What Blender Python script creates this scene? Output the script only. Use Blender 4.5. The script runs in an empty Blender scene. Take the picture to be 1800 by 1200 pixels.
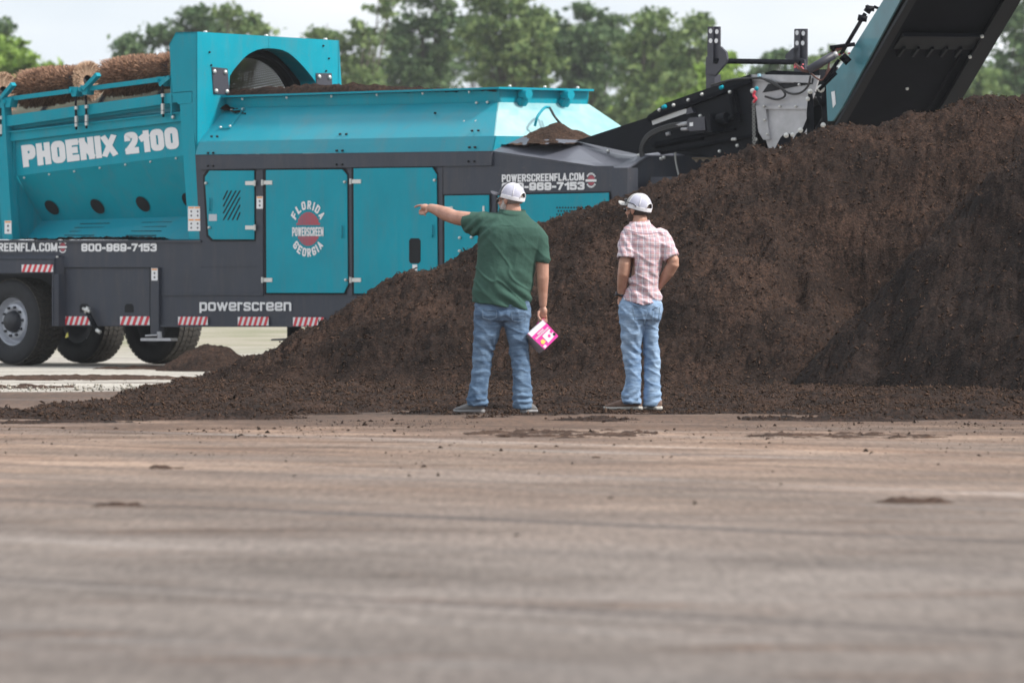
import bpy, bmesh, math, random
import numpy as np
from mathutils import Vector, Matrix
R = math.radians
random.seed(7)
scene = bpy.context.scene
COL = scene.collection

# ------------------------------------------------------------------ camera
FPX = 14000.0                       # focal length in photograph pixels (1800 wide)
CAMH = 1.13
HOR = 481.0                         # horizon row of the photograph
cd = bpy.data.cameras.new('camera')
cam = bpy.data.objects.new('camera', cd); COL.objects.link(cam)
cam.location = (0, 0, CAMH); cam.rotation_euler = (R(90), 0, 0)
cd.sensor_width = 36.0; cd.lens = 36.0 * FPX / 1800.0
cd.shift_y = -(600.0 - HOR) / 1800.0
cd.clip_start = 0.5; cd.clip_end = 6000
cd.dof.use_dof = True; cd.dof.focus_distance = 73.0
cd.dof.aperture_fstop = cd.lens / 47.0
scene.camera = cam
scene.render.resolution_x = 1024; scene.render.resolution_y = 682

# ------------------------------------------------------------------ light
SUN_EL, SUN_AZ = 46.0, 108.0        # azimuth clockwise from +Y
w = bpy.data.worlds.new('World'); scene.world = w; w.use_nodes = True
nt = w.node_tree; nt.nodes.clear()
N = nt.nodes.new; L = nt.links.new
out = N('ShaderNodeOutputWorld'); bg = N('ShaderNodeBackground')
sky = N('ShaderNodeTexSky'); sky.sky_type = 'NISHITA'; sky.sun_disc = False
sky.sun_elevation = R(SUN_EL); sky.sun_rotation = R(SUN_AZ); sky.air_density = 1.0; sky.dust_density = 2.5
tc = N('ShaderNodeTexCoord'); mp = N('ShaderNodeMapping'); mp.inputs['Scale'].default_value = (14, 14, 40)
no = N('ShaderNodeTexNoise'); no.inputs['Scale'].default_value = 1.3; no.inputs['Detail'].default_value = 3.0; no.inputs['Roughness'].default_value = 0.45
L(tc.outputs['Generated'], mp.inputs['Vector']); L(mp.outputs[0], no.inputs['Vector'])
cr = N('ShaderNodeValToRGB'); cr.color_ramp.elements[0].position = 0.3; cr.color_ramp.elements[1].position = 0.7
cr.color_ramp.elements[0].color = (6.6, 7.3, 8.0, 1); cr.color_ramp.elements[1].color = (9.0, 9.2, 9.4, 1)
L(no.outputs['Fac'], cr.inputs['Fac'])
mx = N('ShaderNodeMixRGB'); mx.inputs['Fac'].default_value = 0.88
L(sky.outputs[0], mx.inputs[1]); L(cr.outputs[0], mx.inputs[2])
L(mx.outputs[0], bg.inputs['Color']); bg.inputs['Strength'].default_value = 0.1
L(bg.outputs[0], out.inputs['Surface'])
sd = bpy.data.lights.new('sun', 'SUN'); sun = bpy.data.objects.new('sun', sd); COL.objects.link(sun)
sd.energy = 3.6; sd.angle = R(8); sd.color = (1.0, 0.96, 0.9)
sv = Vector((math.sin(R(SUN_AZ)) * math.cos(R(SUN_EL)), math.cos(R(SUN_AZ)) * math.cos(R(SUN_EL)), math.sin(R(SUN_EL))))
sun.rotation_euler = sv.to_track_quat('Z', 'Y').to_euler(); sun.location = (40, -20, 60)
scene.view_settings.view_transform = 'Standard'; scene.view_settings.look = 'None'
scene.view_settings.gamma = 1.0; scene.view_settings.exposure = 0.42
try: scene.cycles.use_denoising = True
except Exception: pass
scene.cycles.max_bounces = 6; scene.cycles.transparent_max_bounces = 12

# ------------------------------------------------------------------ helpers
def tag(o, label=None, cat=None, group=None, kind=None):
    if label: o['label'] = label
    if cat: o['category'] = cat
    if group: o['group'] = group
    if kind: o['kind'] = kind
    return o
def empty(name, loc=(0, 0, 0), rz=0.0, parent=None):
    o = bpy.data.objects.new(name, None); COL.objects.link(o)
    o.location = loc; o.rotation_euler = (0, 0, rz); o.empty_display_size = 0.2
    if parent: o.parent = parent
    return o
def mesh_obj(name, verts, faces, mat, parent=None, smooth=False, loc=None):
    me = bpy.data.meshes.new(name); me.from_pydata([tuple(v) for v in verts], [], [tuple(f) for f in faces])
    me.update()
    if smooth: me.polygons.foreach_set('use_smooth', [True] * len(me.polygons))
    o = bpy.data.objects.new(name, me); COL.objects.link(o)
    if mat: me.materials.append(mat)
    if parent: o.parent = parent
    if loc is not None: o.location = loc
    return o
def np_mesh(name, V, Q, mat, parent=None, smooth=True):
    """fast mesh from numpy arrays: V (n,3), Q (m,k)"""
    me = bpy.data.meshes.new(name); k = Q.shape[1]
    me.vertices.add(len(V)); me.vertices.foreach_set('co', np.asarray(V, dtype=np.float32).ravel())
    me.loops.add(Q.size); me.loops.foreach_set('vertex_index', Q.astype(np.int32).ravel())
    me.polygons.add(len(Q)); me.polygons.foreach_set('loop_start', (np.arange(len(Q)) * k).astype(np.int32))
    try: me.polygons.foreach_set('loop_total', np.full(len(Q), k, dtype=np.int32))
    except Exception: pass
    me.update(calc_edges=True)
    if smooth: me.polygons.foreach_set('use_smooth', np.ones(len(Q), dtype=bool))
    if mat: me.materials.append(mat)
    o = bpy.data.objects.new(name, me); COL.objects.link(o)
    if parent: o.parent = parent
    return o
def frame_of(d):
    d = Vector(d).normalized(); a = Vector((0, 0, 1)) if abs(d.z) < 0.9 else Vector((1, 0, 0))
    x = d.cross(a).normalized(); return x, d.cross(x).normalized(), d
class MB:
    def __init__(s): s.v = []; s.f = []
    def add(s, vs, fs):
        n = len(s.v); s.v += [tuple(p) for p in vs]; s.f += [tuple(i + n for i in f) for f in fs]; return s
    def prism(s, pts, ext):
        e = Vector(ext); P = [Vector(p) for p in pts]; n = len(P)
        nrm = Vector((0, 0, 0))
        for i in range(n): nrm += P[i].cross(P[(i + 1) % n])
        if nrm.dot(e) > 0: P = P[::-1]
        vs = P + [p + e for p in P]
        fs = [list(range(n)), list(range(2 * n - 1, n - 1, -1))]
        for i in range(n):
            j = (i + 1) % n; fs.append((j, i, i + n, j + n))
        return s.add(vs, fs)
    def box(s, c, h, rot=None):
        c = Vector(c); vs = []
        for a in (-1, 1):
            for b in (-1, 1):
                for d in (-1, 1):
                    p = Vector((a * h[0], b * h[1], d * h[2]))
                    vs.append(c + (rot @ p if rot else p))
        return s.add(vs, [(0, 1, 3, 2), (4, 6, 7, 5), (0, 4, 5, 1), (2, 3, 7, 6), (0, 2, 6, 4), (1, 5, 7, 3)])
    def bar(s, a, b, w, h, up=(0, 0, 1)):
        a = Vector(a); b = Vector(b); d = (b - a); x = d.cross(Vector(up)).normalized(); y = x.cross(d).normalized()
        q = [a + x * w / 2 + y * h / 2, a - x * w / 2 + y * h / 2, a - x * w / 2 - y * h / 2, a + x * w / 2 - y * h / 2]
        return s.prism(q, d)
    def tube(s, pts, r, n=8, cap=True, taper=None):
        P = [Vector(p) for p in pts]; m = len(P); base = len(s.v); vs = []; x0 = None
        for i, p in enumerate(P):
            d = (P[min(i + 1, m - 1)] - P[max(i - 1, 0)])
            x, y, _ = frame_of(d)
            if x0 is not None:
                x = (x0 - d.normalized() * x0.dot(d.normalized())).normalized(); y = d.normalized().cross(x)
            x0 = x
            rr = r if taper is None else taper[i]
            for k in range(n):
                a = 2 * math.pi * k / n; vs.append(p + (x * math.cos(a) + y * math.sin(a)) * rr)
        fs = []
        for i in range(m - 1):
            for k in range(n):
                k2 = (k + 1) % n; fs.append((i * n + k, i * n + k2, (i + 1) * n + k2, (i + 1) * n + k))
        if cap: fs.append(tuple(range(n - 1, -1, -1))); fs.append(tuple((m - 1) * n + k for k in range(n)))
        return s.add(vs, fs)
    def lathe(s, prof, origin, axis, n=32, closed=False):
        """prof: (r, t) pairs along axis"""
        x, y, d = frame_of(axis); o = Vector(origin); vs = []; fs = []; m = len(prof)
        for r, t in prof:
            for k in range(n):
                a = 2 * math.pi * k / n; vs.append(o + d * t + (x * math.cos(a) + y * math.sin(a)) * r)
        for i in range(m if closed else m - 1):
            j = (i + 1) % m
            for k in range(n):
                k2 = (k + 1) % n; fs.append((i * n + k, i * n + k2, j * n + k2, j * n + k))
        return s.add(vs, fs)
    def build(s, name, mat, parent=None, smooth=False, fix=True):
        o = mesh_obj(name, s.v, s.f, mat, parent, smooth)
        if fix:
            bm = bmesh.new(); bm.from_mesh(o.data); bmesh.ops.recalc_face_normals(bm, faces=bm.faces); bm.to_mesh(o.data); bm.free()
        return o
def bez(p, n=12):
    """smooth curve through the points (Catmull-Rom)"""
    P = [Vector(q) for q in p]; P = [P[0] * 2 - P[1]] + P + [P[-1] * 2 - P[-2]]; o = []
    for i in range(1, len(P) - 2):
        for k in range(n):
            t = k / n; a, b, c, d = P[i - 1:i + 3]
            o.append(0.5 * ((2 * b) + (c - a) * t + (2 * a - 5 * b + 4 * c - d) * t * t + (3 * b - a - 3 * c + d) * t ** 3))
    o.append(P[-2]); return o

# numpy value noise -------------------------------------------------
_rng = np.random.RandomState(3); _T = _rng.rand(256, 256)
def vnoise(x, y, seed=0):
    x = x + seed * 17.31; y = y + seed * 9.77
    xi = np.floor(x).astype(int); yi = np.floor(y).astype(int); fx = x - xi; fy = y - yi
    fx = fx * fx * (3 - 2 * fx); fy = fy * fy * (3 - 2 * fy)
    a = _T[xi & 255, yi & 255]; b = _T[(xi + 1) & 255, yi & 255]; c = _T[xi & 255, (yi + 1) & 255]; d = _T[(xi + 1) & 255, (yi + 1) & 255]
    return (a * (1 - fx) + b * fx) * (1 - fy) + (c * (1 - fx) + d * fx) * fy
def fbm(x, y, o=4, seed=0, g=0.5):
    s = 0; a = 1; t = 0
    for i in range(o):
        s = s + a * (vnoise(x * 2 ** i, y * 2 ** i, seed + i * 3) - 0.5); t += a; a *= g
    return s / t * 2

# ------------------------------------------------------------------ materials
def mat(name, col, rough=0.6, metal=0.0, coat=0.0, var=0.0, vscale=3.0, bump=0.0, bscale=40.0, alt=None, spec=0.5, bdist=0.01):
    m = bpy.data.materials.new(name); m.use_nodes = True; t = m.node_tree; b = t.nodes['Principled BSDF']
    b.inputs['Base Color'].default_value = (*col, 1); b.inputs['Roughness'].default_value = rough
    b.inputs['Metallic'].default_value = metal; b.inputs['Coat Weight'].default_value = coat
    b.inputs['Specular IOR Level'].default_value = spec
    tc = t.nodes.new('ShaderNodeTexCoord')
    if var > 0 or alt:
        n = t.nodes.new('ShaderNodeTexNoise'); n.inputs['Scale'].default_value = vscale; n.inputs['Detail'].default_value = 6; n.inputs['Roughness'].default_value = 0.6
        t.links.new(tc.outputs['Object'], n.inputs['Vector'])
        r = t.nodes.new('ShaderNodeValToRGB'); r.color_ramp.elements[0].position = 0.3; r.color_ramp.elements[1].position = 0.72
        a = alt or tuple(c * (1 + var) for c in col); lo = tuple(c * (1 - var) for c in col)
        r.color_ramp.elements[0].color = (*lo, 1); r.color_ramp.elements[1].color = (*a, 1)
        t.links.new(n.outputs['Fac'], r.inputs['Fac']); t.links.new(r.outputs['Color'], b.inputs['Base Color'])
        if coat or rough < 0.5:
            mr = t.nodes.new('ShaderNodeMapRange'); mr.inputs['To Min'].default_value = rough * 0.8; mr.inputs['To Max'].default_value = min(1, rough * 1.5)
            t.links.new(n.outputs['Fac'], mr.inputs['Value']); t.links.new(mr.outputs[0], b.inputs['Roughness'])
    if bump > 0:
        n2 = t.nodes.new('ShaderNodeTexNoise'); n2.inputs['Scale'].default_value = bscale; n2.inputs['Detail'].default_value = 5
        t.links.new(tc.outputs['Object'], n2.inputs['Vector'])
        bp = t.nodes.new('ShaderNodeBump'); bp.inputs['Strength'].default_value = bump; bp.inputs['Distance'].default_value = bdist
        t.links.new(n2.outputs['Fac'], bp.inputs['Height']); t.links.new(bp.outputs[0], b.inputs['Normal'])
    return m
M = {}
M['teal'] = mat('teal_paint', (0.0, 0.275, 0.365), 0.45, coat=0.06, spec=0.15, var=0.09, vscale=1.2, bump=0.05, bscale=2.0)
M['teal_dusty'] = mat('teal_paint_dusty', (0.0, 0.27, 0.37), 0.4, coat=0.15, spec=0.3, var=0.08, vscale=0.9, alt=(0.02, 0.29, 0.37))
M['gray'] = mat('gray_paint', (0.044, 0.050, 0.068), 0.5, coat=0.05, spec=0.3, var=0.12, vscale=2.0, bump=0.04, bscale=2.5)
def dirty(m, amt, sc=(7, 7, 1.2), col=(0.20, 0.15, 0.11)):
    """dust film and drips that belong to the paint itself"""
    t = m.node_tree; b = t.nodes['Principled BSDF']; src = b.inputs['Base Color'].links[0].from_socket
    tc = t.nodes.new('ShaderNodeTexCoord'); mp = t.nodes.new('ShaderNodeMapping'); mp.inputs['Scale'].default_value = sc; t.links.new(tc.outputs['Object'], mp.inputs['Vector'])
    n = t.nodes.new('ShaderNodeTexNoise'); n.inputs['Scale'].default_value = 1.0; n.inputs['Detail'].default_value = 7; n.inputs['Roughness'].default_value = 0.7; t.links.new(mp.outputs[0], n.inputs['Vector'])
    r = t.nodes.new('ShaderNodeMapRange'); r.inputs['From Min'].default_value = 0.48; r.inputs['From Max'].default_value = 0.8; r.inputs['To Max'].default_value = amt; t.links.new(n.outputs['Fac'], r.inputs['Value'])
    n2 = t.nodes.new('ShaderNodeTexNoise'); n2.inputs['Scale'].default_value = 38; n2.inputs['Detail'].default_value = 2; t.links.new(tc.outputs['Object'], n2.inputs['Vector'])
    r2 = t.nodes.new('ShaderNodeMapRange'); r2.inputs['From Min'].default_value = 0.70; r2.inputs['From Max'].default_value = 0.76; r2.inputs['To Max'].default_value = 0.35; t.links.new(n2.outputs['Fac'], r2.inputs['Value'])
    ad = t.nodes.new('ShaderNodeMath'); ad.operation = 'ADD'; ad.use_clamp = True; t.links.new(r.outputs[0], ad.inputs[0]); t.links.new(r2.outputs[0], ad.inputs[1])
    x = t.nodes.new('ShaderNodeMixRGB'); t.links.new(ad.outputs[0], x.inputs[0]); t.links.new(src, x.inputs[1]); x.inputs[2].default_value = (*col, 1); t.links.new(x.outputs[0], b.inputs['Base Color'])
dirty(M['teal'], 0.22); dirty(M['teal_dusty'], 0.3, (3, 3, 1.5)); dirty(M['gray'], 0.16)
M['gray_light'] = mat('gray_paint_worn', (0.10, 0.105, 0.13), 0.4, coat=0.2, var=0.12, vscale=3.0)
M['black'] = mat('black_paint', (0.005, 0.006, 0.010), 0.6, var=0.25, vscale=4.0, spec=0.15)
M['belly'] = mat('conveyor_underside', (0.006, 0.0065, 0.010), 0.9, var=0.25, vscale=2.0, spec=0.08)
M['plate'] = mat('dark_bolted_plate', (0.045, 0.045, 0.06), 0.5)
M['rubber'] = mat('black_rubber', (0.017, 0.018, 0.022), 0.8, var=0.3, vscale=8.0)
M['tread'] = mat('dusty_tread', (0.05, 0.045, 0.04), 0.9, var=0.35, vscale=20.0, bump=0.3, bscale=60)
M['groove'] = mat('tread_groove', (0.01, 0.01, 0.012), 0.95)
M['steel'] = mat('galvanised_steel', (0.42, 0.42, 0.44), 0.45, metal=0.35, var=0.2, vscale=4.0)
M['zinc'] = mat('zinc_bolt', (0.62, 0.62, 0.6), 0.35, metal=0.5)
M['rim'] = mat('rim_silver', (0.42, 0.44, 0.49), 0.45, metal=0.4, var=0.15, vscale=15)
M['hub'] = mat('hub_black', (0.02, 0.022, 0.03), 0.5)
M['white'] = mat('white_vinyl', (0.74, 0.74, 0.76), 0.45)
M['red'] = mat('red_vinyl', (0.60, 0.03, 0.05), 0.4)
M['logored'] = mat('logo_red', (0.42, 0.07, 0.10), 0.45)
M['orange'] = mat('warning_orange', (0.8, 0.32, 0.08), 0.5)
M['dark'] = mat('dark_recess', (0.006, 0.007, 0.010), 0.9)
M['hose'] = mat('hydraulic_hose', (0.02, 0.02, 0.022), 0.45)
M['hosered'] = mat('brown_hose', (0.11, 0.045, 0.035), 0.55, var=0.4, vscale=25)
M['redpaint'] = mat('red_hook', (0.55, 0.04, 0.07), 0.4)
M['chain'] = mat('steel_chain', (0.25, 0.25, 0.24), 0.5, metal=0.6)
M['bristle'] = None
M['bristle_end'] = mat('brush_bristle_pale', (0.52, 0.35, 0.24), 0.8, var=0.2, vscale=30)
def mulch_mat(name, lo, mid, hi):
    m = bpy.data.materials.new(name); m.use_nodes = True; t = m.node_tree; b = t.nodes['Principled BSDF']
    b.inputs['Roughness'].default_value = 0.95; b.inputs['Specular IOR Level'].default_value = 0.15
    g = t.nodes.new('ShaderNodeNewGeometry')
    n1 = t.nodes.new('ShaderNodeTexNoise'); n1.inputs['Scale'].default_value = 1.6; n1.inputs['Detail'].default_value = 5
    n2 = t.nodes.new('ShaderNodeTexNoise'); n2.inputs['Scale'].default_value = 34; n2.inputs['Detail'].default_value = 5; n2.inputs['Roughness'].default_value = 0.8; n2.inputs['Distortion'].default_value = 0.6
    for n in (n1, n2): t.links.new(g.outputs['Position'], n.inputs['Vector'])
    ad = t.nodes.new('ShaderNodeMath'); ad.operation = 'MULTIPLY_ADD'; ad.inputs[1].default_value = 0.28
    mu = t.nodes.new('ShaderNodeMath'); mu.operation = 'MULTIPLY'; mu.inputs[1].default_value = 0.72
    t.links.new(n1.outputs['Fac'], ad.inputs[0]); t.links.new(n2.outputs['Fac'], mu.inputs[0]); t.links.new(mu.outputs[0], ad.inputs[2])
    r = t.nodes.new('ShaderNodeValToRGB'); e = r.color_ramp.elements
    e[0].position = 0.38; e[0].color = (*lo, 1); e[1].position = 0.62; e[1].color = (*hi, 1)
    x = r.color_ramp.elements.new(0.5); x.color = (*mid, 1)
    t.links.new(ad.outputs[0], r.inputs['Fac']); t.links.new(r.outputs['Color'], b.inputs['Base Color'])
    n3 = t.nodes.new('ShaderNodeTexNoise'); n3.inputs['Scale'].default_value = 45; n3.inputs['Detail'].default_value = 3
    t.links.new(g.outputs['Position'], n3.inputs['Vector'])
    bp = t.nodes.new('ShaderNodeBump'); bp.inputs['Strength'].default_value = 0.8; bp.inputs['Distance'].default_value = 0.02
    t.links.new(n3.outputs['Fac'], bp.inputs['Height']); t.links.new(bp.outputs[0], b.inputs['Normal'])
    return m
M['mulch'] = mulch_mat('dark_mulch', (0.0045, 0.003, 0.0028), (0.0225, 0.0135, 0.0102), (0.076, 0.043, 0.030))
M['mulch_wet'] = mulch_mat('damp_mulch', (0.004, 0.003, 0.0032), (0.0155, 0.0103, 0.0088), (0.050, 0.031, 0.024))
M['mulch_dry'] = mulch_mat('dry_mulch', (0.02, 0.012, 0.009), (0.055, 0.032, 0.022), (0.115, 0.07, 0.05))
M['chip'] = mat('bark_chip', (0.03, 0.019, 0.015), 0.95, var=0.6, vscale=12, alt=(0.135, 0.082, 0.058), spec=0.1)

# ------------------------------------------------------------------ lettering drawn as thick strokes
RB = True
GL = {'P': (1, [[(0, 0), (0, 1)], [(0, 1), (1, 1), (1, .45), (0, .45)]]), 'H': (1, [[(0, 0), (0, 1)], [(1, 0), (1, 1)], [(0, .5), (1, .5)]]),
 'O': (1, ['c', [(0, 0), (0, 1), (1, 1), (1, 0)]]), 'E': (.85, [[(0, 0), (0, 1)], [(0, 1), (1, 1)], [(0, .5), (.85, .5)], [(0, 0), (1, 0)]]),
 'N': (1.05, [[(0, 0), (0, 1)], [(1, 0), (1, 1)], [(0, .95), (1, .05)]]), 'I': (0, [[(0, 0), (0, 1)]]), 'X': (1.05, [[(0, 0), (1, 1)], [(0, 1), (1, 0)]]),
 '2': (1, [[(0, .84), (0, 1), (1, 1), (1, .6), (.05, .06)], [(0, 0), (1, 0)]]), '1': (.6, [[(0.1, .74), (1, .9)], [(1, 0), (1, 1)]]),
 'F': (.8, [[(0, 0), (0, 1)], [(0, 1), (1, 1)], [(0, .5), (.85, .5)]]), 'L': (.75, [[(0, 0), (0, 1)], [(0, 0), (1, 0)]]),
 'A': (1.1, [[(0, 0), (.5, 1)], [(1, 0), (.5, 1)], [(.2, .2), (.8, .2)]]), 'D': (1, ['c', [(0, 0), (0, 1), (1, 1), (1, 0)], [(0, 0), (0, 1)]]),
 'R': (1, [[(0, 0), (0, 1)], [(0, 1), (1, 1), (1, .5), (0, .5)], [(.5, .44), (.98, 0)]]),
 'S': (1, [[(1, .84), (1, 1), (0, 1), (0, .57), (1, .43), (1, 0), (0, 0), (0, .16)]]), 'C': (1, [[(1, .80), (1, 1), (0, 1), (0, 0), (1, 0), (1, .20)]]),
 'G': (1, [[(1, .84), (1, 1), (0, 1), (0, 0), (1, 0), (1, .46), (.6, .46)]]), 'W': (1.6, [[(0, 1), (.25, 0)], [(.25, 0), (.5, 1)], [(.5, 1), (.75, 0)], [(.75, 0), (1, 1)]]),
 'M': (1.35, [[(0, 0), (0, 1)], [(1, 0), (1, 1)], [(0.02, 1), (.5, .1)], [(.5, .1), (.98, 1)]]),
 '8': (1, ['c', [(0, .5), (0, 1), (1, 1), (1, .5)], 'c', [(0, 0), (0, .5), (1, .5), (1, 0)]]), '9': (1, ['c', [(0, .42), (0, 1), (1, 1), (1, .42)], [(1, .6), (1, 0), (0, 0), (0, .12)]]),
 '6': (1, ['c', [(0, 0), (0, .58), (1, .58), (1, 0)], [(0, .4), (0, 1), (1, 1), (1, .88)]]), '7': (.95, [[(0, 1), (1, 1)], [(.95, .95), (.35, 0)]]),
 '5': (1, [[(.95, 1), (0.04, 1)], [(0, 1), (0, .56)], [(0, .6), (1, .6), (1, 0), (0, 0), (0, .12)]]), '3': (1, [[(0, .88), (0, 1), (1, 1), (1, .52), (.5, .52)], [(.5, .52), (1, .5), (1, 0), (0, 0), (0, .12)]]),
 '-': (.45, [[(0, .4), (1, .4)]]), '.': (0, [[(0, 0), (0, 0.02)]]), ' ': (.4, []),
 'p': (1, [[(0, 1), (0, -.3)], 'c', [(0, 0), (0, 1), (1, 1), (1, 0)]]), 'o': (1.05, ['c', [(0, 0), (0, 1), (1, 1), (1, 0)]]), 'w': (1.6, [[(0, 1), (.25, 0)], [(.25, 0), (.5, 1)], [(.5, 1), (.75, 0)], [(.75, 0), (1, 1)]]),
 'e': (1, [[(0.1, .48), (1, .48), (1, 1), (0, 1), (0, 0), (.9, 0), (1, .08)]]), 'r': (.55, [[(0, 0), (0, 1)], [(0, .85), (.3, 1), (1, .97)]]), 's': (.92, [[(1, .88), (1, 1), (0, 1), (0, .57), (1, .43), (1, 0), (0, 0), (0, .12)]]),
 'c': (.92, [[(1, .90), (.9, 1), (0, 1), (0, 0), (.9, 0), (1, .1)]]), 'n': (1, [[(0, 0), (0, 1)], [(0, .5), (0, 1), (1, 1), (1, 0)]])}
GL['0'] = GL['O']
def _round(P, r, closed):
    n = len(P); o = []
    for i, p in enumerate(P):
        if not closed and i in (0, n - 1): o.append(p); continue
        a, b_ = P[(i - 1) % n], P[(i + 1) % n]
        def tow(q):
            d = math.hypot(q[0] - p[0], q[1] - p[1]); k = min(r, d * 0.48) / max(d, 1e-6); return (p[0] + (q[0] - p[0]) * k, p[1] + (q[1] - p[1]) * k)
        u, v = tow(a), tow(b_)
        for k in range(6):
            t = k / 5; o.append(((1 - t) ** 2 * u[0] + 2 * t * (1 - t) * p[0] + t * t * v[0], (1 - t) ** 2 * u[1] + 2 * t * (1 - t) * p[1] + t * t * v[1]))
    return o
def _stroke(P, s, closed, ext):
    if not closed and ext:
        def e(a, b_):
            d = math.hypot(a[0] - b_[0], a[1] - b_[1]); return (a[0] + (a[0] - b_[0]) / d * s / 2, a[1] + (a[1] - b_[1]) / d * s / 2)
        P = [e(P[0], P[1])] + P[1:-1] + [e(P[-1], P[-2])]
    n = len(P); vs = []
    for i in range(n):
        a = P[(i - 1) % n] if (closed or i) else None; b_ = P[(i + 1) % n] if (closed or i < n - 1) else None; p = P[i]
        def nr(q, w_): d = math.hypot(w_[0] - q[0], w_[1] - q[1]) or 1e-6; return ((q[1] - w_[1]) / d, (w_[0] - q[0]) / d)
        if a is None: m = nr(p, b_); k = 1
        elif b_ is None: m = nr(a, p); k = 1
        else:
            m1, m2 = nr(a, p), nr(p, b_); m = (m1[0] + m2[0], m1[1] + m2[1]); l = math.hypot(*m) or 1e-6; m = (m[0] / l, m[1] / l); k = min(1.6, 1 / max(0.3, m[0] * m1[0] + m[1] * m1[1]))
        for sg in (1, -1): vs.append((p[0] + m[0] * k * s / 2 * sg, p[1] + m[1] * k * s / 2 * sg))
    fs = [(2 * i, 2 * i + 1, 2 * ((i + 1) % n) + 1, 2 * ((i + 1) % n)) for i in range(n if closed else n - 1)]
    return vs, fs
def text_geo(word, w=0.5, s=0.17, gap=0.07, rnd=0.14):
    V = []; F = []; x = 0
    for ch in word:
        gw, parts = GL[ch]; cw = gw * (w - s); cl = False; k = 0
        for q in parts:
            if q == 'c': cl = True; continue
            P = [(x + s / 2 + a * cw, s / 2 + b_ * (1 - s)) for a, b_ in q]
            if len(P) > 2: P = _round(P, rnd, cl)
            vs, fs = _stroke(P, s, cl, True)
            lo = -0.45 if ch == 'p' else 0
            if ch != 'p': vs = [(a, min(1, max(lo, b_))) for a, b_ in vs]
            n = len(V); V += [(a, b_, k) for a, b_ in vs]; F += [tuple(i + n for i in f) for f in fs]; k += 1; cl = False
        x += cw + s + gap if ch != ' ' else w * 0.45
    return V, F
def lettering(s, O, Rv, Uv, nrm, parent, m, name='lettering', style=(0.5, 0.17), lift=0.004, mb=None, gap=0.07):
    """word filling the parallelogram O, O+Rv, O+Uv (cap height)"""
    V, F = text_geo(s, *style, gap=gap); x1 = max(v[0] for v in V); x0 = min(v[0] for v in V)
    O, Rv, Uv, nrm = Vector(O), Vector(Rv), Vector(Uv), Vector(nrm)
    vs = [O + Rv * ((v[0] - x0) / (x1 - x0)) + Uv * v[1] + nrm * (lift + 0.0006 * v[2]) for v in V]
    if mb is not None: mb.add(vs, F); return None
    return mesh_obj(name, vs, F, m, parent)

# ------------------------------------------------------------------ helpers that read the machine's planes
SC = math.sqrt(0.5)
P0 = (-880 / FPX * 98.3, 98.3)      # front wheel of the machine, near side
def K(x, y, v=0.0):
    """point of the plane v (metres across the machine, away from the camera) seen at photo pixel x, y"""
    k = (x - 900) / FPX; u = (k * P0[1] + k * v * SC - P0[0] - v * SC) / (SC + k * SC)
    Y = P0[1] - u * SC + v * SC; return Vector((u, v, CAMH + (HOR - y) * Y / FPX))
def KU(x, y, u):
    """point of the plane u (metres along the machine)"""
    k = (x - 900) / FPX; v = (k * P0[1] - k * u * SC - P0[0] - u * SC) / (SC - k * SC)
    Y = P0[1] - u * SC + v * SC; return Vector((u, v, CAMH + (HOR - y) * Y / FPX))
def KZ(u, v, y):
    Y = P0[1] - u * SC + v * SC; return Vector((u, v, CAMH + (HOR - y) * Y / FPX))
def at(x, y, Y): return Vector(((x - 900) * Y / FPX, Y, CAMH + (HOR - y) * Y / FPX))
def loc(p):
    dx, dy = p[0] - P0[0], p[1] - P0[1]; return Vector(((dx - dy) * SC, (dx + dy) * SC, p[2]))
def A(x, y, Y): return loc(at(x, y, Y))
def skin(mb, pts, v, t=0.03):
    mb.prism([K(x, y, v) for x, y in pts], (0, t, 0)); return mb
def rect(x0, y0, x1, y1): return [(x0, y0), (x1, y0), (x1, y1), (x0, y1)]

mach = empty('trommel_screen', (P0[0], P0[1], 0), R(-45))
tag(mach, 'long teal and gray trommel screening machine with white lettering, parked behind the mulch pile', 'screening machine')
def part(mb, name, m, parent=None, smooth=False): return mb.build(name, m, parent or mach, smooth)

_bolt = {}
def bolt(p, parent=None, r=0.016, nrm=(0, -1, 0), m='zinc'):
    key = (round(r, 3), tuple(nrm), m)
    if key not in _bolt:
        b = MB(); n = Vector(nrm); b.lathe([(0.001, 0.02), (r * 0.75, 0.018), (r, 0.008), (r, -0.01), (0.001, -0.01)], (0, 0, 0), n, 8)
        _bolt[key] = b.build('bolt', M[m], parent or mach, True); o = _bolt[key]
    else:
        o = _bolt[key].copy(); COL.objects.link(o); o.parent = parent or mach
    o.location = p; return o

# ---- chassis ------------------------------------------------------
b = MB()
skin(b, rect(-260, 422.5, 353, 470), 0.0, 0.08)
skin(b, rect(-260, 422, 353, 426), -0.02, 0.02)
skin(b, rect(279, 470, 1160, 574), 0.0, 0.06)
skin(b, rect(279, 516, 462, 519), -0.015, 0.015)
skin(b, rect(279, 571, 1060, 574.5), -0.02, 0.02)
b.prism([(-6.5, 0.35, 1.12), (1.3, 0.35, 1.12), (1.3, 2.3, 1.12), (-6.5, 2.3, 1.12)], (0, 0, 0.35))
b.prism([(1.3, 0.10, 0.52), (10.3, 0.10, 0.52), (10.3, 2.4, 0.52), (1.3, 2.4, 0.52)], (0, 0, 0.95))
for vv in (0.75, 1.75): b.prism([(-6.5, vv, 0.92), (1.3, vv, 0.92), (1.3, vv + 0.12, 0.92), (-6.5, vv + 0.12, 0.92)], (0, 0, 0.2))
chassis = part(b, 'chassis', M['gray'])
b = MB(); skin(b, rect(114, 471, 263, 573), 0.02, 0.05)
sidep = part(b, 'side_panel', M['gray'], chassis)
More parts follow.
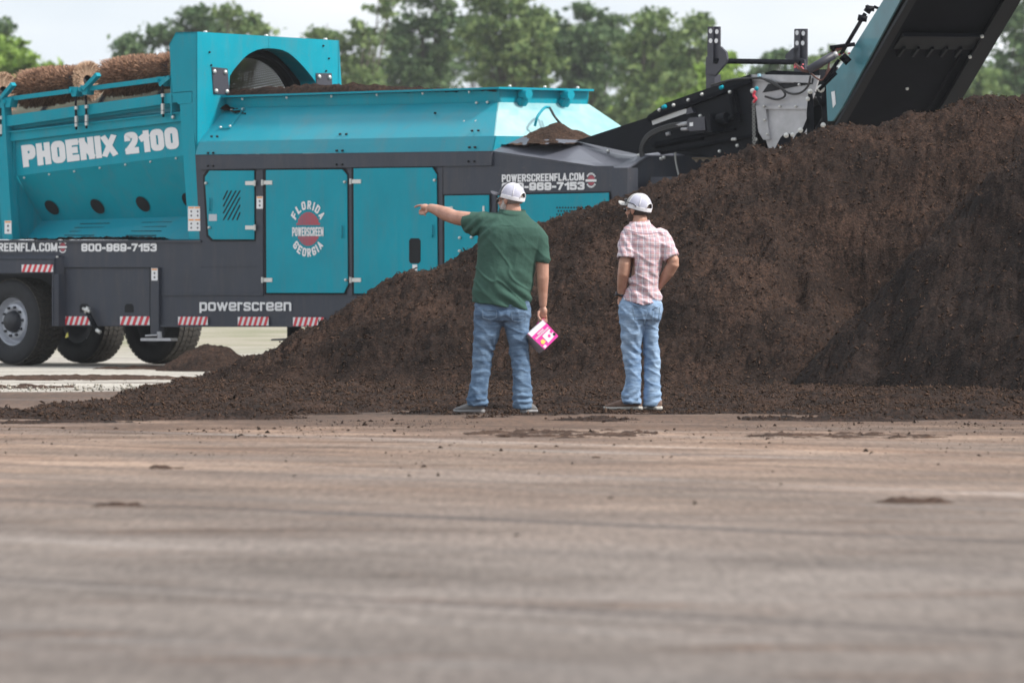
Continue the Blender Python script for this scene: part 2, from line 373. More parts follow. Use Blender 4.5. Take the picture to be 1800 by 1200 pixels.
for x in (148, 227):
    b = MB(); pts = [(x - 8, 549), (x - 8, 538), (x - 5, 534), (x + 5, 534), (x + 8, 538), (x + 8, 549)]
    b.prism([K(a, c, 0.018) for a, c in pts], (0, 0.004, 0)); b.build('panel_opening', M['dark'], sidep)
b = MB(); skin(b, rect(263.2, 470, 265, 573), 0.01, 0.02); b.build('panel_seam', M['dark'], chassis)
b = MB(); skin(b, rect(113, 469.5, 263, 471), 0.005, 0.02); b.build('panel_seam', M['dark'], chassis)

# mudguard over the front wheel
b = MB()
b.prism([K(-260, 455, -0.12), K(95, 455, -0.12), K(95, 480, -0.12), K(-260, 480, -0.12)], (0, 0.02, 0))
b.prism([K(-260, 455, -0.12), K(95, 455, -0.12), K(107, 448, 0.0), K(-260, 448, 0.0)], (0, 0, -0.015))
b.prism([K(93, 455, -0.12), K(113, 450, 0.0), K(113, 573, 0.0), K(93, 573, -0.12)], (-0.02, 0.0, 0))
b.prism([K(95, 573, -0.119), K(95, 482, -0.119), K(108, 482, -0.01), K(108, 573, -0.01)], (0.05, 0.03, 0))
mg = part(b, 'mudguard', M['gray'])
bolt(K(101, 452, -0.06), mg)

# ---- wheels -------------------------------------------------------
RW, WW = 0.54, 0.385
def make_wheel():
    w_ = empty('wheel', parent=mach)
    t = MB(); prof = [(0.30, 0.0), (0.315, -0.012), (0.40, -0.02), (0.48, -0.012), (RW - 0.02, 0.015), (RW - 0.016, 0.05),
                      (RW - 0.016, WW - 0.05), (RW - 0.02, WW - 0.015), (0.48, WW + 0.012), (0.40, WW + 0.02), (0.30, WW), (0.29, WW - 0.05), (0.29, 0.05)]
    t.lathe(prof, (0, 0, 0), (0, 1, 0), 56, closed=True); ty = t.build('tyre', M['rubber'], w_, True)
    g = MB(); nseg = 46
    for rib in range(5):
        y0 = 0.008 + rib * 0.076
        for k in range(nseg):
            a0 = 2 * math.pi * (k + (rib % 2) * 0.5) / nseg; da = 2 * math.pi / nseg * 0.80; sk = 0.42 * 2 * math.pi / nseg * (1 if rib % 2 else -1)
            vs = []
            for rr in (RW - 0.02, RW + 0.002):
                for (aa, yy) in ((a0, y0), (a0 + da, y0), (a0 + da + sk, y0 + 0.066), (a0 + sk, y0 + 0.066)):
                    r2 = rr - (0.008 if (rib in (0, 4) and rr > RW - 0.01) else 0)
                    vs.append((r2 * math.cos(aa), yy, r2 * math.sin(aa)))
            g.add(vs, [(4, 5, 6, 7), (0, 1, 5, 4), (1, 2, 6, 5), (2, 3, 7, 6), (3, 0, 4, 7)])
    g.build('tread', M['tread'], ty, fix=True)
    r_ = MB(); r_.lathe([(0.315, -0.014), (0.322, 0.0), (0.30, 0.012), (0.285, 0.03), (0.275, 0.10), (0.235, 0.115), (0.225, 0.05), (0.21, 0.035), (0.15, 0.03), (0.14, 0.05), (0.001, 0.05)], (0, 0, 0), (0, 1, 0), 40)
    rim = r_.build('rim', M['rim'], w_, True)
    h = MB(); h.lathe([(0.001, -0.06), (0.09, -0.055), (0.115, -0.03), (0.125, 0.0), (0.135, 0.035)], (0, 0, 0), (0, 1, 0), 24); h.build('hub', M['hub'], w_, True)
    for k in range(10):
        a = 2 * math.pi * k / 10 + 0.1; n = MB()
        n.lathe([(0.001, 0.0), (0.017, 0.002), (0.019, 0.035)], (0.178 * math.cos(a), 0, 0.178 * math.sin(a)), (0, 1, 0), 6); n.build('wheel_nut', M['hub'], w_)
    ib = MB(); ib.lathe([(0.29, WW - 0.01), (0.2, WW - 0.03), (0.12, WW - 0.12), (0.001, WW - 0.1)], (0, 0, 0), (0, 1, 0), 24)
    ib.build('brake_drum', M['hub'], w_, True)
    return w_
def copy_tree(o, parent=None):
    c = o.copy(); COL.objects.link(c); c.parent = parent
    for ch in list(o.children): copy_tree(ch, c)
    return c
wh = make_wheel(); wh.location = (0, -0.0, RW)
for (uu, vv, rz) in ((-1.40, 0.0, 0), (0.0, 2.335 + WW, 180), (-1.40, 2.335 + WW, 180)):
    c = copy_tree(wh, mach); c.location = (uu, vv, RW); c.rotation_euler = (R(random.uniform(0, 30)), 0, R(rz)) if False else (0, 0, R(rz))
for uu in (0.0, -1.40):
    b = MB(); b.tube([(uu, 0.3, RW), (uu, 2.5, RW)], 0.07, 12); part(b, 'axle', M['black'], smooth=True)

# ---- wheel-bay bits: latch arm, chock, jack, reflector strips ---------
b = MB(); b.tube([K(152, 545, -0.05), K(172, 583, -0.05)], 0.03, 10); lv = part(b, 'clamp_arm', M['black'], smooth=True)
b = MB(); b.tube([K(146, 542, -0.06), K(158, 548, -0.06)], 0.022, 8); b.tube([K(155, 540, -0.06), K(151, 550, -0.06)], 0.028, 8); b.tube([K(170, 580, -0.07), K(176, 584, -0.07)], 0.026, 8)
b.build('clamp_fitting', M['zinc'], lv, True)
b = MB(); skin(b, rect(264.5, 470, 279, 588), -0.04, 0.09); jk = part(b, 'support_leg', M['gray'])
b = MB(); b.prism([K(247, 594, -0.10), K(300, 594, -0.10), K(312, 594, 0.12), K(258, 594, 0.12)], (0, 0, -0.035)); b.tube([K(256, 590, -0.1), K(277, 589, -0.1)], 0.012, 6); b.tube([K(280, 583, -0.02), K(281, 594, -0.02)], 0.03, 8)
b.build('foot_plate', M['steel'], jk)
b = MB(); b.lathe([(0.085, 0), (0.085, -0.22)], K(517, 574, 0.6), (0, 0, 1), 16); b.lathe([(0.001, 0), (0.07, 0), (0.09, -0.10), (0.10, -0.12), (0.001, -0.12)], K(517, 588, 0.6), (0, 0, 1), 16)
part(b, 'landing_jack', M['black'], smooth=True)
b = MB(); q = K(517, 597, 0.6); b.lathe([(0.001, 0.02), (0.2, 0.01), (0.22, -0.01), (0.001, -0.01)], (q.x - 0.1, q.y, q.z), (0, 0, 1), 16); part(b, 'jack_foot', M['steel'])
b = MB(); b.prism([K(114, 594, 0.03), K(117, 586, 0.03), K(119, 584, 0.03), K(120, 592, 0.03)], (0, 0.006, 0)); part(b, 'paper_tag', mat('yellow_tag', (0.6, 0.55, 0.12), 0.6))
def hazard(x0, x1, y0, y1, v, n=6, skew=5.5):
    s_ = MB(); s_.prism([K(x0, y0, v), K(x1, y0, v), K(x1, y1, v), K(x0, y1, v)], (0, 0.004, 0)); o = part(s_, 'reflector_strip', M['white'])
    r_ = MB(); wd = (x1 - x0) / n; dv = v - 0.003
    for i in range(n):
        a = x0 + i * wd; pts = [(a + wd * 0.5, y0), (a + wd, y0), (a + wd * 0.5 , y1), (a, y1)]
        r_.prism([K(min(px, x1), py, dv) for px, py in pts], (0, 0.0025, 0))
    r_.build('red_stripes', M['red'], o); return o
hazard(38, 93, 465, 478, -0.126); hazard(112, 158, 556, 571, 0.012, 5); hazard(211, 263, 556, 571, 0.012, 5)
hazard(313, 365, 556.5, 571, -0.026, 6); hazard(418, 472, 556.8, 572, -0.026, 6); hazard(515, 569, 557.5, 573, -0.026, 6)

# ---- engine house -------------------------------------------------
UR = K(1090, 400, 0).x
b = MB()
skin(b, [(350, 272.5), (865, 265.5), (1078, 297), (1078, 469.5), (353.2, 469.5)], 0.0, 0.04)
house = part(b, 'engine_house', M['gray'])
b = MB(); b.prism([(3.45, 0.06, 1.2), (UR - 0.1, 0.06, 1.2), (UR - 0.1, 2.4, 1.2), (3.45, 2.4, 1.2)], (0, 0, 0.95)); b.build('house_core', M['gray'], house)
b = MB(); skin(b, [(350, 274), (864, 267), (864, 291), (350, 298)], -0.03, 0.03); b.build('top_rail', M['gray'], house)
for x0, x1, y0, y1 in ((450, 462, 299, 520), (611.5, 619.5, 297, 520), (769, 778, 294, 520)):
    b = MB(); skin(b, rect(x0, y0, x1, y1), -0.012, 0.012); b.build('door_pillar', M['gray'], house)
b = MB(); skin(b, rect(779, 292, 1078, 341.5), -0.01, 0.01); b.build('house_panel', M['gray'], house)
def door(pts, v=-0.03, name='door', seam=True):
    cx = sum(p[0] for p in pts) / len(pts); cy = sum(p[1] for p in pts) / len(pts)
    if seam:
        s_ = MB(); s_.prism([K(cx + (x - cx) * (1 + 3.2 / abs(x - cx)), cy + (y - cy) * (1 + 2.6 / abs(y - cy)), -0.0145) for x, y in pts], (0, 0.002, 0)); sm = s_.build('door_seam', M['dark'], mach)
    d = MB(); d.prism([K(x, y, v) for x, y in pts], (0, 0.015, 0)); o = part(d, name, M['teal'])
    bv = o.modifiers.new('bevel', 'BEVEL'); bv.width = 0.006; bv.segments = 2
    if seam: sm.parent = o
    return o
def hinge(x0, x1, y, parent, v=-0.04):
    h = MB(); h.prism([K(x0, y - 3.5, v), K(x1, y - 3.5, v), K(x1, y + 3.5, v), K(x0, y + 3.5, v)], (0, 0.012, 0)); xm = x1 if parent.get('hr') else x0
    h.tube([K(xm, y - 5, v - 0.005), K(xm, y + 5, v - 0.005)], 0.014, 8); h.build('hinge', M['zinc'], parent)
def handle(x, y0, y1, parent, v=-0.05):
    h = MB(); h.tube(bez([K(x, y0, v + 0.03), K(x, y0 + 2, v), K(x, y1 - 2, v), K(x, y1, v + 0.03)], 5), 0.009, 6); h.build('handle', M['teal'], parent, True)
    h = MB(); h.prism([K(x - 4.5, y0 - 2, v + 0.017), K(x + 4.5, y0 - 2, v + 0.017), K(x + 4.5, y1 + 2, v + 0.017), K(x - 4.5, y1 + 2, v + 0.017)], (0, 0.003, 0)); h.build('handle_recess', M['teal'], parent)
d1 = door([(368, 300), (446, 300), (446.5, 421), (374, 421), (366, 413), (360, 318), (360, 311)]); d1['hr'] = 1
for y in (322, 400): hinge(431, 448, y, d1)
handle(368, 349, 370, d1)
b = MB()
for i in range(7):
    x = 392 + i * 6.2
segs = [((391, 351), (400, 335)), ((391, 363), (407, 335)), ((391, 375), (415, 335)), ((391, 387), (422, 335)), ((399, 387), (422, 347)), ((407, 387), (422, 360)), ((415, 387), (422, 373))]
for p, q in segs: b.prism([K(p[0], p[1], -0.0335), K(p[0] + 2.4, p[1], -0.0335), K(q[0] + 1.0, q[1], -0.0335), K(q[0] - 1.4, q[1], -0.0335)], (0, 0.003, 0))
b.build('vent_slots', M['dark'], d1)
d2 = door([(467, 299), (601, 298), (609.5, 308), (611, 500), (604, 515), (468, 515)])
for y in (321, 492): hinge(461, 478, y, d2)
handle(600.5, 397, 417, d2)
d3 = door([(621, 296), (759, 294.5), (767, 307), (769, 500), (764, 516), (622, 516)])
for y in (319, 492): hinge(616, 634, y, d3)
handle(759.5, 396, 416, d3)
b = MB(); c = [(K(a, c_, -0.034)) for a, c_ in [(722, 419), (736, 419), (739, 423), (739, 459), (736, 463), (722, 463), (719, 459), (719, 423)]]; b.prism(c, (0, 0.003, 0)); b.build('latch_opening', M['dark'], d3)
b = MB(); b.prism([K(725, 465, -0.036), K(733, 465, -0.036), K(733, 477, -0.036), K(725, 477, -0.036)], (0, 0.004, 0)); b.build('latch_label', M['white'], d3)
d4 = door([(781, 344), (859, 343), (860, 480), (781, 480)])
b = MB(); b.prism([K(848, 362, -0.04), K(851, 362, -0.04), K(851, 373, -0.04), K(848, 373, -0.04)], (0, 0.01, 0)); b.build('latch', M['zinc'], d4)
b = MB(); b.prism([K(778, 364, -0.04), K(795, 363, -0.04), K(795, 368, -0.04), K(778, 368, -0.04)], (0, 0.01, 0)); b.build('hinge', M['zinc'], d4)
d5 = door([(875, 343), (1070, 339), (1071, 470), (875, 470)])
b = MB(); b.prism([K(975, 361, -0.034), K(1062, 361, -0.034), K(1062, 410, -0.034), K(975, 410, -0.034)], (0, 0.003, 0)); gr = b.build('vent_grille', M['teal'], d5)
b = MB()
for j in range(7):
    for i in range(17):
        x = 979 + i * 5 + (j % 2) * 2.5; y = 365 + j * 6; b.prism([K(x, y - 1.9, -0.0365), K(x + 1.9, y, -0.0365), K(x, y + 1.9, -0.0365), K(x - 1.9, y, -0.0365)], (0, 0.002, 0))
b.build('grille_holes', M['dark'], gr)
for d, pts in ((d1, [(362, 322), (368, 400)]), (d2, [(606, 320), (608, 492)]), (d3, [(764, 317)]), (d4, [(808, 418), (829, 417), (808, 441)])):
    for x, y in pts: bolt(K(x, y, -0.045), d, 0.018)
# raised hood at the right end
b = MB()
q0, q1, q2 = K(866, 265.5, 0), K(1078, 296.5, 0), K(1000, 246, 0.62)
q3 = KZ(q0.x + 0.0, 0.48, 241); q4 = K(1122, 271.5, 0.75)
q5 = K(1104, 294.5, -0.04); q6 = KZ(K(1103, 300, 0.06).x - 0.02, 0.42, 273)
for tri in ([q0, q1, q4, q2], [q0, q2, q3], [q1, q5, q6, q4]): b.prism(tri, (0, 0.0, -0.02))
b.prism([q3, q2, Vector((q2.x, 2.2, q2.z)), Vector((q3.x, 2.2, q3.z))], (0, 0, -0.03)); b.prism([q2, q4, Vector((q4.x, 2.2, q4.z)), Vector((q2.x, 2.2, q2.z))], (0, 0, -0.03)); hood = part(b, 'hood', M['gray_light'])
for x, y in ((1015, 257), (1069, 265.5), (1123, 273)): bolt(K(x, y, 0.6), hood, 0.02)
b = MB()
b.prism([K(1076, 295, -0.04), K(1103, 295, -0.04), Vector((K(1103, 295, -0.04).x + 0.06, 0.07, K(1103, 295, -0.04).z)), Vector((K(1076, 295, -0.04).x, 0.06, K(1076, 295, 0).z))], (0, 0, -1.6)); part(b, 'corner_post', M['gray'])
b = MB(); ue = K(1103, 300, 0.06).x - 0.02
b.prism([KZ(ue, 0.08, 295), KZ(ue, 0.40, 274), KZ(ue, 2.35, 274), KZ(ue, 2.35, 560), KZ(ue, 0.08, 560)], (-0.05, 0, 0)); part(b, 'end_wall', M['gray'])

# ---- feed hopper --------------------------------------------------
UW = K(347, 200, 0.03).x
zB = K(865, 266, 0.0).z; zF = K(865, 239, 0.04).z; zT = K(877, 180, 0.5).z; zR = K(880, 157, 0.5).z; zL = K(880, 153.5, 0.5).z
uB = K(865, 240, 0.0).x; uT = K(877, 180, 0.5).x
zBl = KZ(UW, 0, 272).z; zFl = KZ(UW, 0.04, 249).z; zTl = KZ(UW, 0.5, 190).z; zRl = KZ(UW, 0.5, 172).z
b = MB()
b.prism([(UW, 0.0, zBl), (uB, 0.0, zB), (uB, 0.05, zF), (UW, 0.05, zFl)], (0, 0.02, 0))
b.prism([(UW, 0.05, zFl), (uB, 0.05, zF), (uT, 0.5, zT), (UW, 0.5, zTl)], (0, 0.02, -0.01))
b.prism([(UW, 2.5, zBl), (uB, 2.5, zB), (uB, 2.45, zF), (UW, 2.45, zFl)], (0, -0.02, 0))
b.prism([(UW, 2.45, zFl), (uB, 2.45, zF), (uT, 2.0, zT), (UW, 2.0, zTl)], (0, -0.02, -0.01))
b.prism([(uB, 0.0, zB), (uB, 2.5, zB), (uB, 2.45, zF), (uB, 0.05, zF)], (-0.02, 0, 0))
hop = part(b, 'feed_hopper', M['teal_dusty'])
b = MB(); b.prism([(uB + 0.001, 0.05, zF), (uB + 0.001, 2.45, zF), (uT + 0.001, 2.0, zT), (uT + 0.001, 0.5, zT)], (-0.02, 0, 0)); b.build('hopper_end_plate', mat('teal_paint_sky_sheen', (0.22, 0.50, 0.54), 0.14, coat=1.0, var=0.08, vscale=2.0, alt=(0.40, 0.60, 0.61)), hop)  # sky reflection painted in: teal base lightened towards white
b = MB()
b.prism([(UW, 0.52, zTl), (uT, 0.52, zT), (uT, 0.50, zR), (UW, 0.50, zRl)], (0, 0.02, 0))
b.prism([(uT, 0.52, zT), (uT, 1.98, zT), (uT, 1.98, zR), (uT, 0.52, zR)], (-0.02, 0, 0))
b.prism([(UW, 1.98, zTl), (uT, 1.98, zT), (uT, 2.0, zR), (UW, 2.0, zRl)], (0, -0.02, 0))
b.build('hopper_collar', M['teal'], hop)
b = MB(); e = 0.085
b.prism([(UW, 0.5 - e, zRl), (uT + e, 0.5 - e, zR), (uT, 0.53, zR), (UW, 0.53, zRl)], (0, 0, zL - zR))
b.prism([(uT + e, 0.5 - e, zR), (uT + e, 2.0, zR), (uT, 2.0, zR), (uT, 0.53, zR)], (0, 0, zL - zR + 0.001))
b.build('hopper_rim', M['teal'], hop)
for i in range(12):      # gussets under the rim and rim bolts
    u = UW + 0.35 + i * (uT - UW - 0.4) / 11; f = (u - UW) / (uT - UW)
    if i % 2 == 0: bolt((u, 0.5 - e + 0.03, zRl + (zR - zRl) * f - 0.02), hop, 0.014, (0, 0, -1))
for vv in (0.85, 1.55):
    b = MB(); b.tube([(uT + 0.02, vv, zR - 0.05), (uT + 0.15, vv, zR - 0.05)], 0.06, 10); b.tube([(uT + 0.0, vv, zR - 0.13), (uT + 0.06, vv, zR - 0.16)], 0.07, 8); b.build('hopper_hinge', M['teal'], hop)
for vv in (0.62, 1.2, 1.75): bolt((uT + 0.06, vv, zL + 0.01), hop, 0.02, (0, 0, 1))
for x, y, v in ((817, 214, 0.3), (837, 213.5, 0.3), (838, 181, 0.5), (857, 180, 0.5), (388, 224, 0.25), (405, 222, 0.27), (407, 194, 0.48), (427, 192, 0.48)): bolt(K(x, y, v - 0.03), hop, 0.017)
for x, y, v in ((598, 236, .1), (609, 236, .1), (592, 265, -.002), (602, 265, -.002), (825, 259, -.002), (835, 259, -.002), (830, 230, .09), (841, 229.5, .09), (366, 269, -.002), (375, 269, -.002), (372, 240, .07), (382, 240, .07), (765, 199, .33)):
    bolt(K(x, y, v), hop, 0.013, (0, -1, 0), 'dark')
for x, y in ((366, 292), (375, 292), (592, 289.5), (602, 289.5), (824, 284), (834, 284)): bolt(K(x, y, -0.032), house, 0.013, (0, -1, 0), 'dark')
b = MB(); b.tube(bez([K(409, 194, 0.44), K(428, 192, 0.44)], 3), 0.009, 6); b.tube([K(427, 193, 0.44), K(405, 223, 0.23)], 0.006, 6); b.tube([K(388, 226, 0.21), K(405, 225, 0.21)], 0.007, 6); b.tube([K(818, 216, .27), K(837, 215.5, .27)], 0.006, 6)
b.build('handle', M['teal'], hop)
# hose hanging over the end plate
b = MB()
hp = [KU(940, 222, uB), KU(945, 205, uB + .02), KU(957, 190, uB - .08), KU(966, 189, uB - .08), KU(975, 205, uB + 0.05), KU(990, 222, uB + .1), KU(1008, 238, uB + .15)]
b.tube(bez(hp[3:]), 0.014, 8); b.tube(bez([p + Vector((0.0, 0.03, -0.03)) for p in hp[3:]]), 0.012, 8); b.build('hydraulic_hose', M['hose'], hop, True)
b = MB(); b.tube(bez(hp[:4]), 0.016, 8); b.build('hydraulic_hose', M['teal'], hop, True)

# ---- drum end box -------------------------------------------------
b = MB()
side = [(297.5, 78), (309, 57.5), (346, 56), (347, 273), (346, 273), (338, 200), (338, 160), (303, 163)]
b.prism([K(x, y, 0.03) for x, y in side], (0, 0.02, 0))
arch = [(403, 200), (403, 150), (404, 134), (410, 124), (420, 112), (428, 103), (436, 96), (444, 91.5), (452, 88), (462, 85.8), (472, 85), (484, 85.8), (496, 88), (507, 93), (516, 100), (525, 108.5), (534, 118), (544, 130), (554, 143), (556, 155), (556, 200)]
end = [(347, 56), (596, 71.5), (603, 200)] + arch[::-1] + [(403, 262), (347, 272)]
b.prism([KU(x, y, UW) for x, y in end], (-0.025, 0, 0))
zt0 = KU(347, 56, UW).z; vt1 = KU(596, 71, UW).y; zt1 = KU(596, 71.5, UW).z
uw0 = K(309, 57, 0.03).x
b.prism([(uw0, 0.03, zt0), (UW - 0.02, 0.03, zt0), (UW - 0.02, vt1, zt1), (uw0, vt1, zt1)], (0, 0, -0.02))
ul = K(297.5, 78, 0.03).x
b.prism([(ul, 0.03, K(297.5, 78, .03).z), (uw0, 0.03, zt0), (uw0, vt1, zt1), (ul, vt1, K(297.5, 78, .03).z)], (0, 0, -0.02))
b.prism([(ul, 0.05, K(297, 78, .03).z), (ul, 0.05, 3.0), (ul, 0.35, 3.0), (ul, 0.35, K(297, 78, .03).z)], (0.02, 0, 0))
b.prism([(ul, vt1 - 0.02, 3.3), (UW, vt1 - 0.02, 3.3), (UW, vt1 - 0.02, zt1 - 0.01), (ul, vt1 - 0.02, zt1 - 0.01)], (0, 0.02, 0))
# arch reveal
AR = [KU(x, y, UW) for x, y in arch]
vs = []; fs = []
for i, p in enumerate(AR): vs += [(p.x - 0.001, p.y, p.z), (p.x - 0.27, p.y, p.z)]
for i in range(len(AR) - 1): fs.append((2 * i, 2 * i + 2, 2 * i + 3, 2 * i + 1))
b.add(vs, fs)
box_ = part(b, 'drum_end_box', M['teal'])
bt = MB(); bt.prism([K(347.0, 272, 0.025), K(353.5, 272, 0.025), K(353.5, 421, 0.025), K(350, 421, 0.025)], (0, 0.02, 0)); 
for pts, nb in (([(373, 118), (400, 121), (404, 167), (376, 165)], [(377, 126), (396, 127), (380, 160), (399, 161)]), ([(556, 129), (583, 129), (584, 152), (557, 152)], [(561, 135), (579, 136)])):
    b = MB(); b.prism([KU(x, y, UW + 0.012) for x, y in pts], (-0.01, 0, 0)); pl = b.build('bolted_plate', M['plate'], box_)
    for x, y in nb: bolt(KU(x, y, UW + 0.015), pl, 0.026, (1, 0, 0))
for x in (361, 468, 572): bolt(KU(x, 56 + (x - 347) * 0.062, UW - 0.05), box_, 0.025, (0, 0, 1))
for x, y in ((368, 92), (371, 115), (568, 81), (578, 103), (573, 125)): bolt(KU(x, y, UW + 0.002), box_, 0.012, (1, 0, 0), 'dark')
b = MB(); b.prism([KU(472.5, 66, UW + 0.004), KU(473.3, 66, UW + 0.004), KU(473.3, 84, UW + 0.004), KU(472.5, 84, UW + 0.004)], (-0.003, 0, 0)); b.build('weld_seam', M['teal_dusty'], box_)

# ---- trommel drum -------------------------------------------------
mm = bpy.data.materials.new('screen_mesh'); mm.use_nodes = True; t = mm.node_tree; pb = t.nodes['Principled BSDF']
pb.inputs['Base Color'].default_value = (0.17, 0.17, 0.12, 1); pb.inputs['Metallic'].default_value = 0.3; pb.inputs['Roughness'].default_value = 0.5
uvn = t.nodes.new('ShaderNodeUVMap'); sx = t.nodes.new('ShaderNodeSeparateXYZ'); t.links.new(uvn.outputs[0], sx.inputs[0])
def wave(o, f):
    a = t.nodes.new('ShaderNodeMath'); a.operation = 'MULTIPLY'; a.inputs[1].default_value = f; t.links.new(o, a.inputs[0])
    c = t.nodes.new('ShaderNodeMath'); c.operation = 'FRACT'; t.links.new(a.outputs[0], c.inputs[0])
    d = t.nodes.new('ShaderNodeMath'); d.operation = 'GREATER_THAN'; d.inputs[1].default_value = 0.68; t.links.new(c.outputs[0], d.inputs[0]); return d
m1 = wave(sx.outputs['X'], 1.0); m2 = wave(sx.outputs['Y'], 1.0)
mul = t.nodes.new('ShaderNodeMath'); mul.operation = 'MULTIPLY'; t.links.new(m1.outputs[0], mul.inputs[0]); t.links.new(m2.outputs[0], mul.inputs[1])
inv = t.nodes.new('ShaderNodeMath'); inv.operation = 'SUBTRACT'; inv.inputs[0].default_value = 1.0; t.links.new(mul.outputs[0], inv.inputs[1]); t.links.new(inv.outputs[0], pb.inputs['Alpha'])
tilt = 0.115
dv = (AR[0].y + AR[-1].y) / 2; dr = (AR[-1].y - AR[0].y) / 2 - 0.03
zc0 = max(a_.z for a_ in AR) - dr - 0.03
def dpt(s): return Vector((UW - s, dv, zc0 - s * tilt))
axd = (dpt(1) - dpt(0)).normalized()
drum = empty('trommel_drum', parent=mach)
def cyl_uv(name, s0, s1, r, m, parent, pu=0.035):
    x, y, d = frame_of(axd); n = 64; ns = 30; vs = []; fs = []; uvs = []
    for j in range(ns + 1):
        for k in range(n + 1):
            a = 2 * math.pi * k / n; vs.append(dpt(s0 + (s1 - s0) * j / ns) + (x * math.cos(a) + y * math.sin(a)) * r)
    for j in range(ns):
        for k in range(n):
            a = j * (n + 1) + k; fs.append((a, a + 1, a + n + 2, a + n + 1))
    o = mesh_obj(name, vs, fs, m, parent, True); uv = o.data.uv_layers.new(name='UVMap')
    for p in o.data.polygons:
        for li in p.loop_indices:
            vi = o.data.loops[li].vertex_index; j, k = divmod(vi, n + 1)
            uv.data[li].uv = (k / n * 2 * math.pi * r / pu, (s1 - s0) * j / ns / pu)
    return o
cyl_uv('screen_mesh', 0.38, 6.0, dr - 0.01, mm, drum)
b = MB(); x_, y_, d_ = frame_of(axd)
b.lathe([(dr, 0), (dr, 0.16), (dr - 0.03, 0.16), (dr - 0.03, 0.0)], dpt(0.22), axd, 48, closed=True); b.build('drum_collar', M['dark'], drum, True)
b = MB(); b.lathe([(dr + 0.17, 0), (dr + 0.17, 0.03), (dr - 0.02, 0.03), (dr - 0.02, 0.0)], dpt(0.275), axd, 48, closed=True); b.build('baffle_ring', M['dark'], drum)
for k in range(5):
    b = MB(); b.lathe([(dr + 0.01, 0), (dr + 0.01, 0.07), (dr - 0.03, 0.07), (dr - 0.03, 0)], dpt(1.3 + k * 1.1), axd, 48, closed=True); b.build('drum_ring', M['black'], drum, True)
# a spiral flight inside
b = MB(); pts = []; 
for i in range(121):
    a = i / 12.0; s = 0.42 + i * 0.035; pts.append(dpt(s) + (x_ * math.cos(a) + y_ * math.sin(a)) * (dr - 0.04))
b.tube(pts, 0.016, 6); b.build('drum_flight', M['black'], drum, True)

# ---- drum side frame ---------------------------------------------
b = MB()
skin(b, [(8, 204), (303, 163), (338, 160), (340, 180), (311, 180), (8, 223)], 0.06, 0.05)              # top channel
skin(b, [(8, 223), (311, 180), (313, 186), (8, 230)], 0.16, 0.02)
b.prism([K(4, 233, 0.07), K(318, 197, 0.07), K(322, 194, 0.22), K(10, 228, 0.22)], (0, 0, -0.012))        # ledge
skin(b, [(4, 233), (318, 197), (318, 213), (6, 250)], 0.10, 0.03)                                      # flange
frame = part(b, 'drum_side_frame', M['teal'])
b = MB(); skin(b, [(10, 221), (312, 179), (326, 200), (20, 240)], 0.24, 0.02)
b.build('recessed_web', M['teal_dusty'], frame)
b = MB(); skin(b, [(22, 246), (326, 208), (340, 271), (30, 309)], 0.15, 0.02); name_panel = part(b, 'name_panel', M['teal'])
b = MB(); f0, f1 = K(30, 309, 0.15), K(340, 271, 0.15)
g0 = KZ(f0.x, 0.56, 388); g1 = KZ(f1.x, 0.56, 379)
vs = []; fs = []
for j in range(6):
    for i in range(21): vs.append(f0.lerp(f1, i / 20).lerp(g0.lerp(g1, i / 20), j / 5))
for j in range(5):
    for i in range(20): k = j * 21 + i; fs.append((k, k + 1, k + 22, k + 21))
b.add(vs, fs); b.add([v + Vector((0, 0.015, 0.015)) for v in vs], [f[::-1] for f in fs]); chute = part(b, 'chute_panel', M['teal'])
def on_chute(x, y, lift=0.004):
    c = loc((0, 0, CAMH)); s_, t_ = 0.5, 0.5
    for _ in range(8):
        p0 = f0.lerp(f1, s_).lerp(g0.lerp(g1, s_), t_); du = (f1 - f0).lerp(g1 - g0, t_); dw = (g0 - f0).lerp(g1 - f1, s_); n = du.cross(dw).normalized()
        d = loc(at(x, y, 50.0)) - c; p = c + d * ((p0 - c).dot(n) / d.dot(n)); e = p - p0
        s_ += e.dot(du) / du.dot(du); t_ += e.dot(dw - du * (dw.dot(du) / du.dot(du))) / dw.dot(dw)
    if n.y > 0: n = -n
    return p + n * lift, n
for x, y in ((92, 364), (172, 362), (252, 358), (333, 352)):
    o, n = on_chute(x, y, 0.012); xx = (f1 - f0).normalized(); yy = n.cross(xx)
    b = MB(); b.add([o + (xx * math.cos(a) + yy * math.sin(a)) * 0.108 for a in [2 * math.pi * k / 24 for k in range(24)]], [tuple(range(24))])
    b.build('round_opening', M['dark'], chute, fix=False)
for x, y in ((43, 312), (87, 306), (131, 301), (176, 295), (221, 289), (265, 284), (310, 278)):
    o, n = on_chute(x, y, 0.0); bolt(o, chute, 0.014, tuple(n))
b = MB(); h0 = KZ(f0.x - 0.0, 0.30, 419); h1 = KZ(f1.x, 0.30, 421)
b.prism([g0, g1, h1, h0], (0, 0.012, -0.012)); shelf = part(b, 'chute_shelf', M['teal_dusty'])
b = MB()
def lerp(a, b_, t): return a + (b_ - a) * t
for c in (0.33, 0.68):
    for j in range(4):
        t0 = 0.25 + j * 0.2; a = lerp(lerp(g0, g1, c - 0.085 - j * .012), lerp(h0, h1, c - 0.085 - j * .012), t0); e_ = lerp(lerp(g0, g1, c + 0.085 - j * .012), lerp(h0, h1, c + 0.085 - j * .012), t0)
        b.tube([a + Vector((0, -0.004, 0.004)), e_ + Vector((0, -0.004, 0.004))], 0.006, 4)
b.build('louvre_slots', M['dark'], shelf)
b = MB(); u0 = f0.x - 0.02
b.prism([KZ(u0, 0.12, 246), KZ(u0, 0.95, 246), KZ(u0, 0.95, 421), KZ(u0, 0.12, 421)], (-0.015, 0, 0)); part(b, 'chute_end_plate', M['teal'])
b = MB()
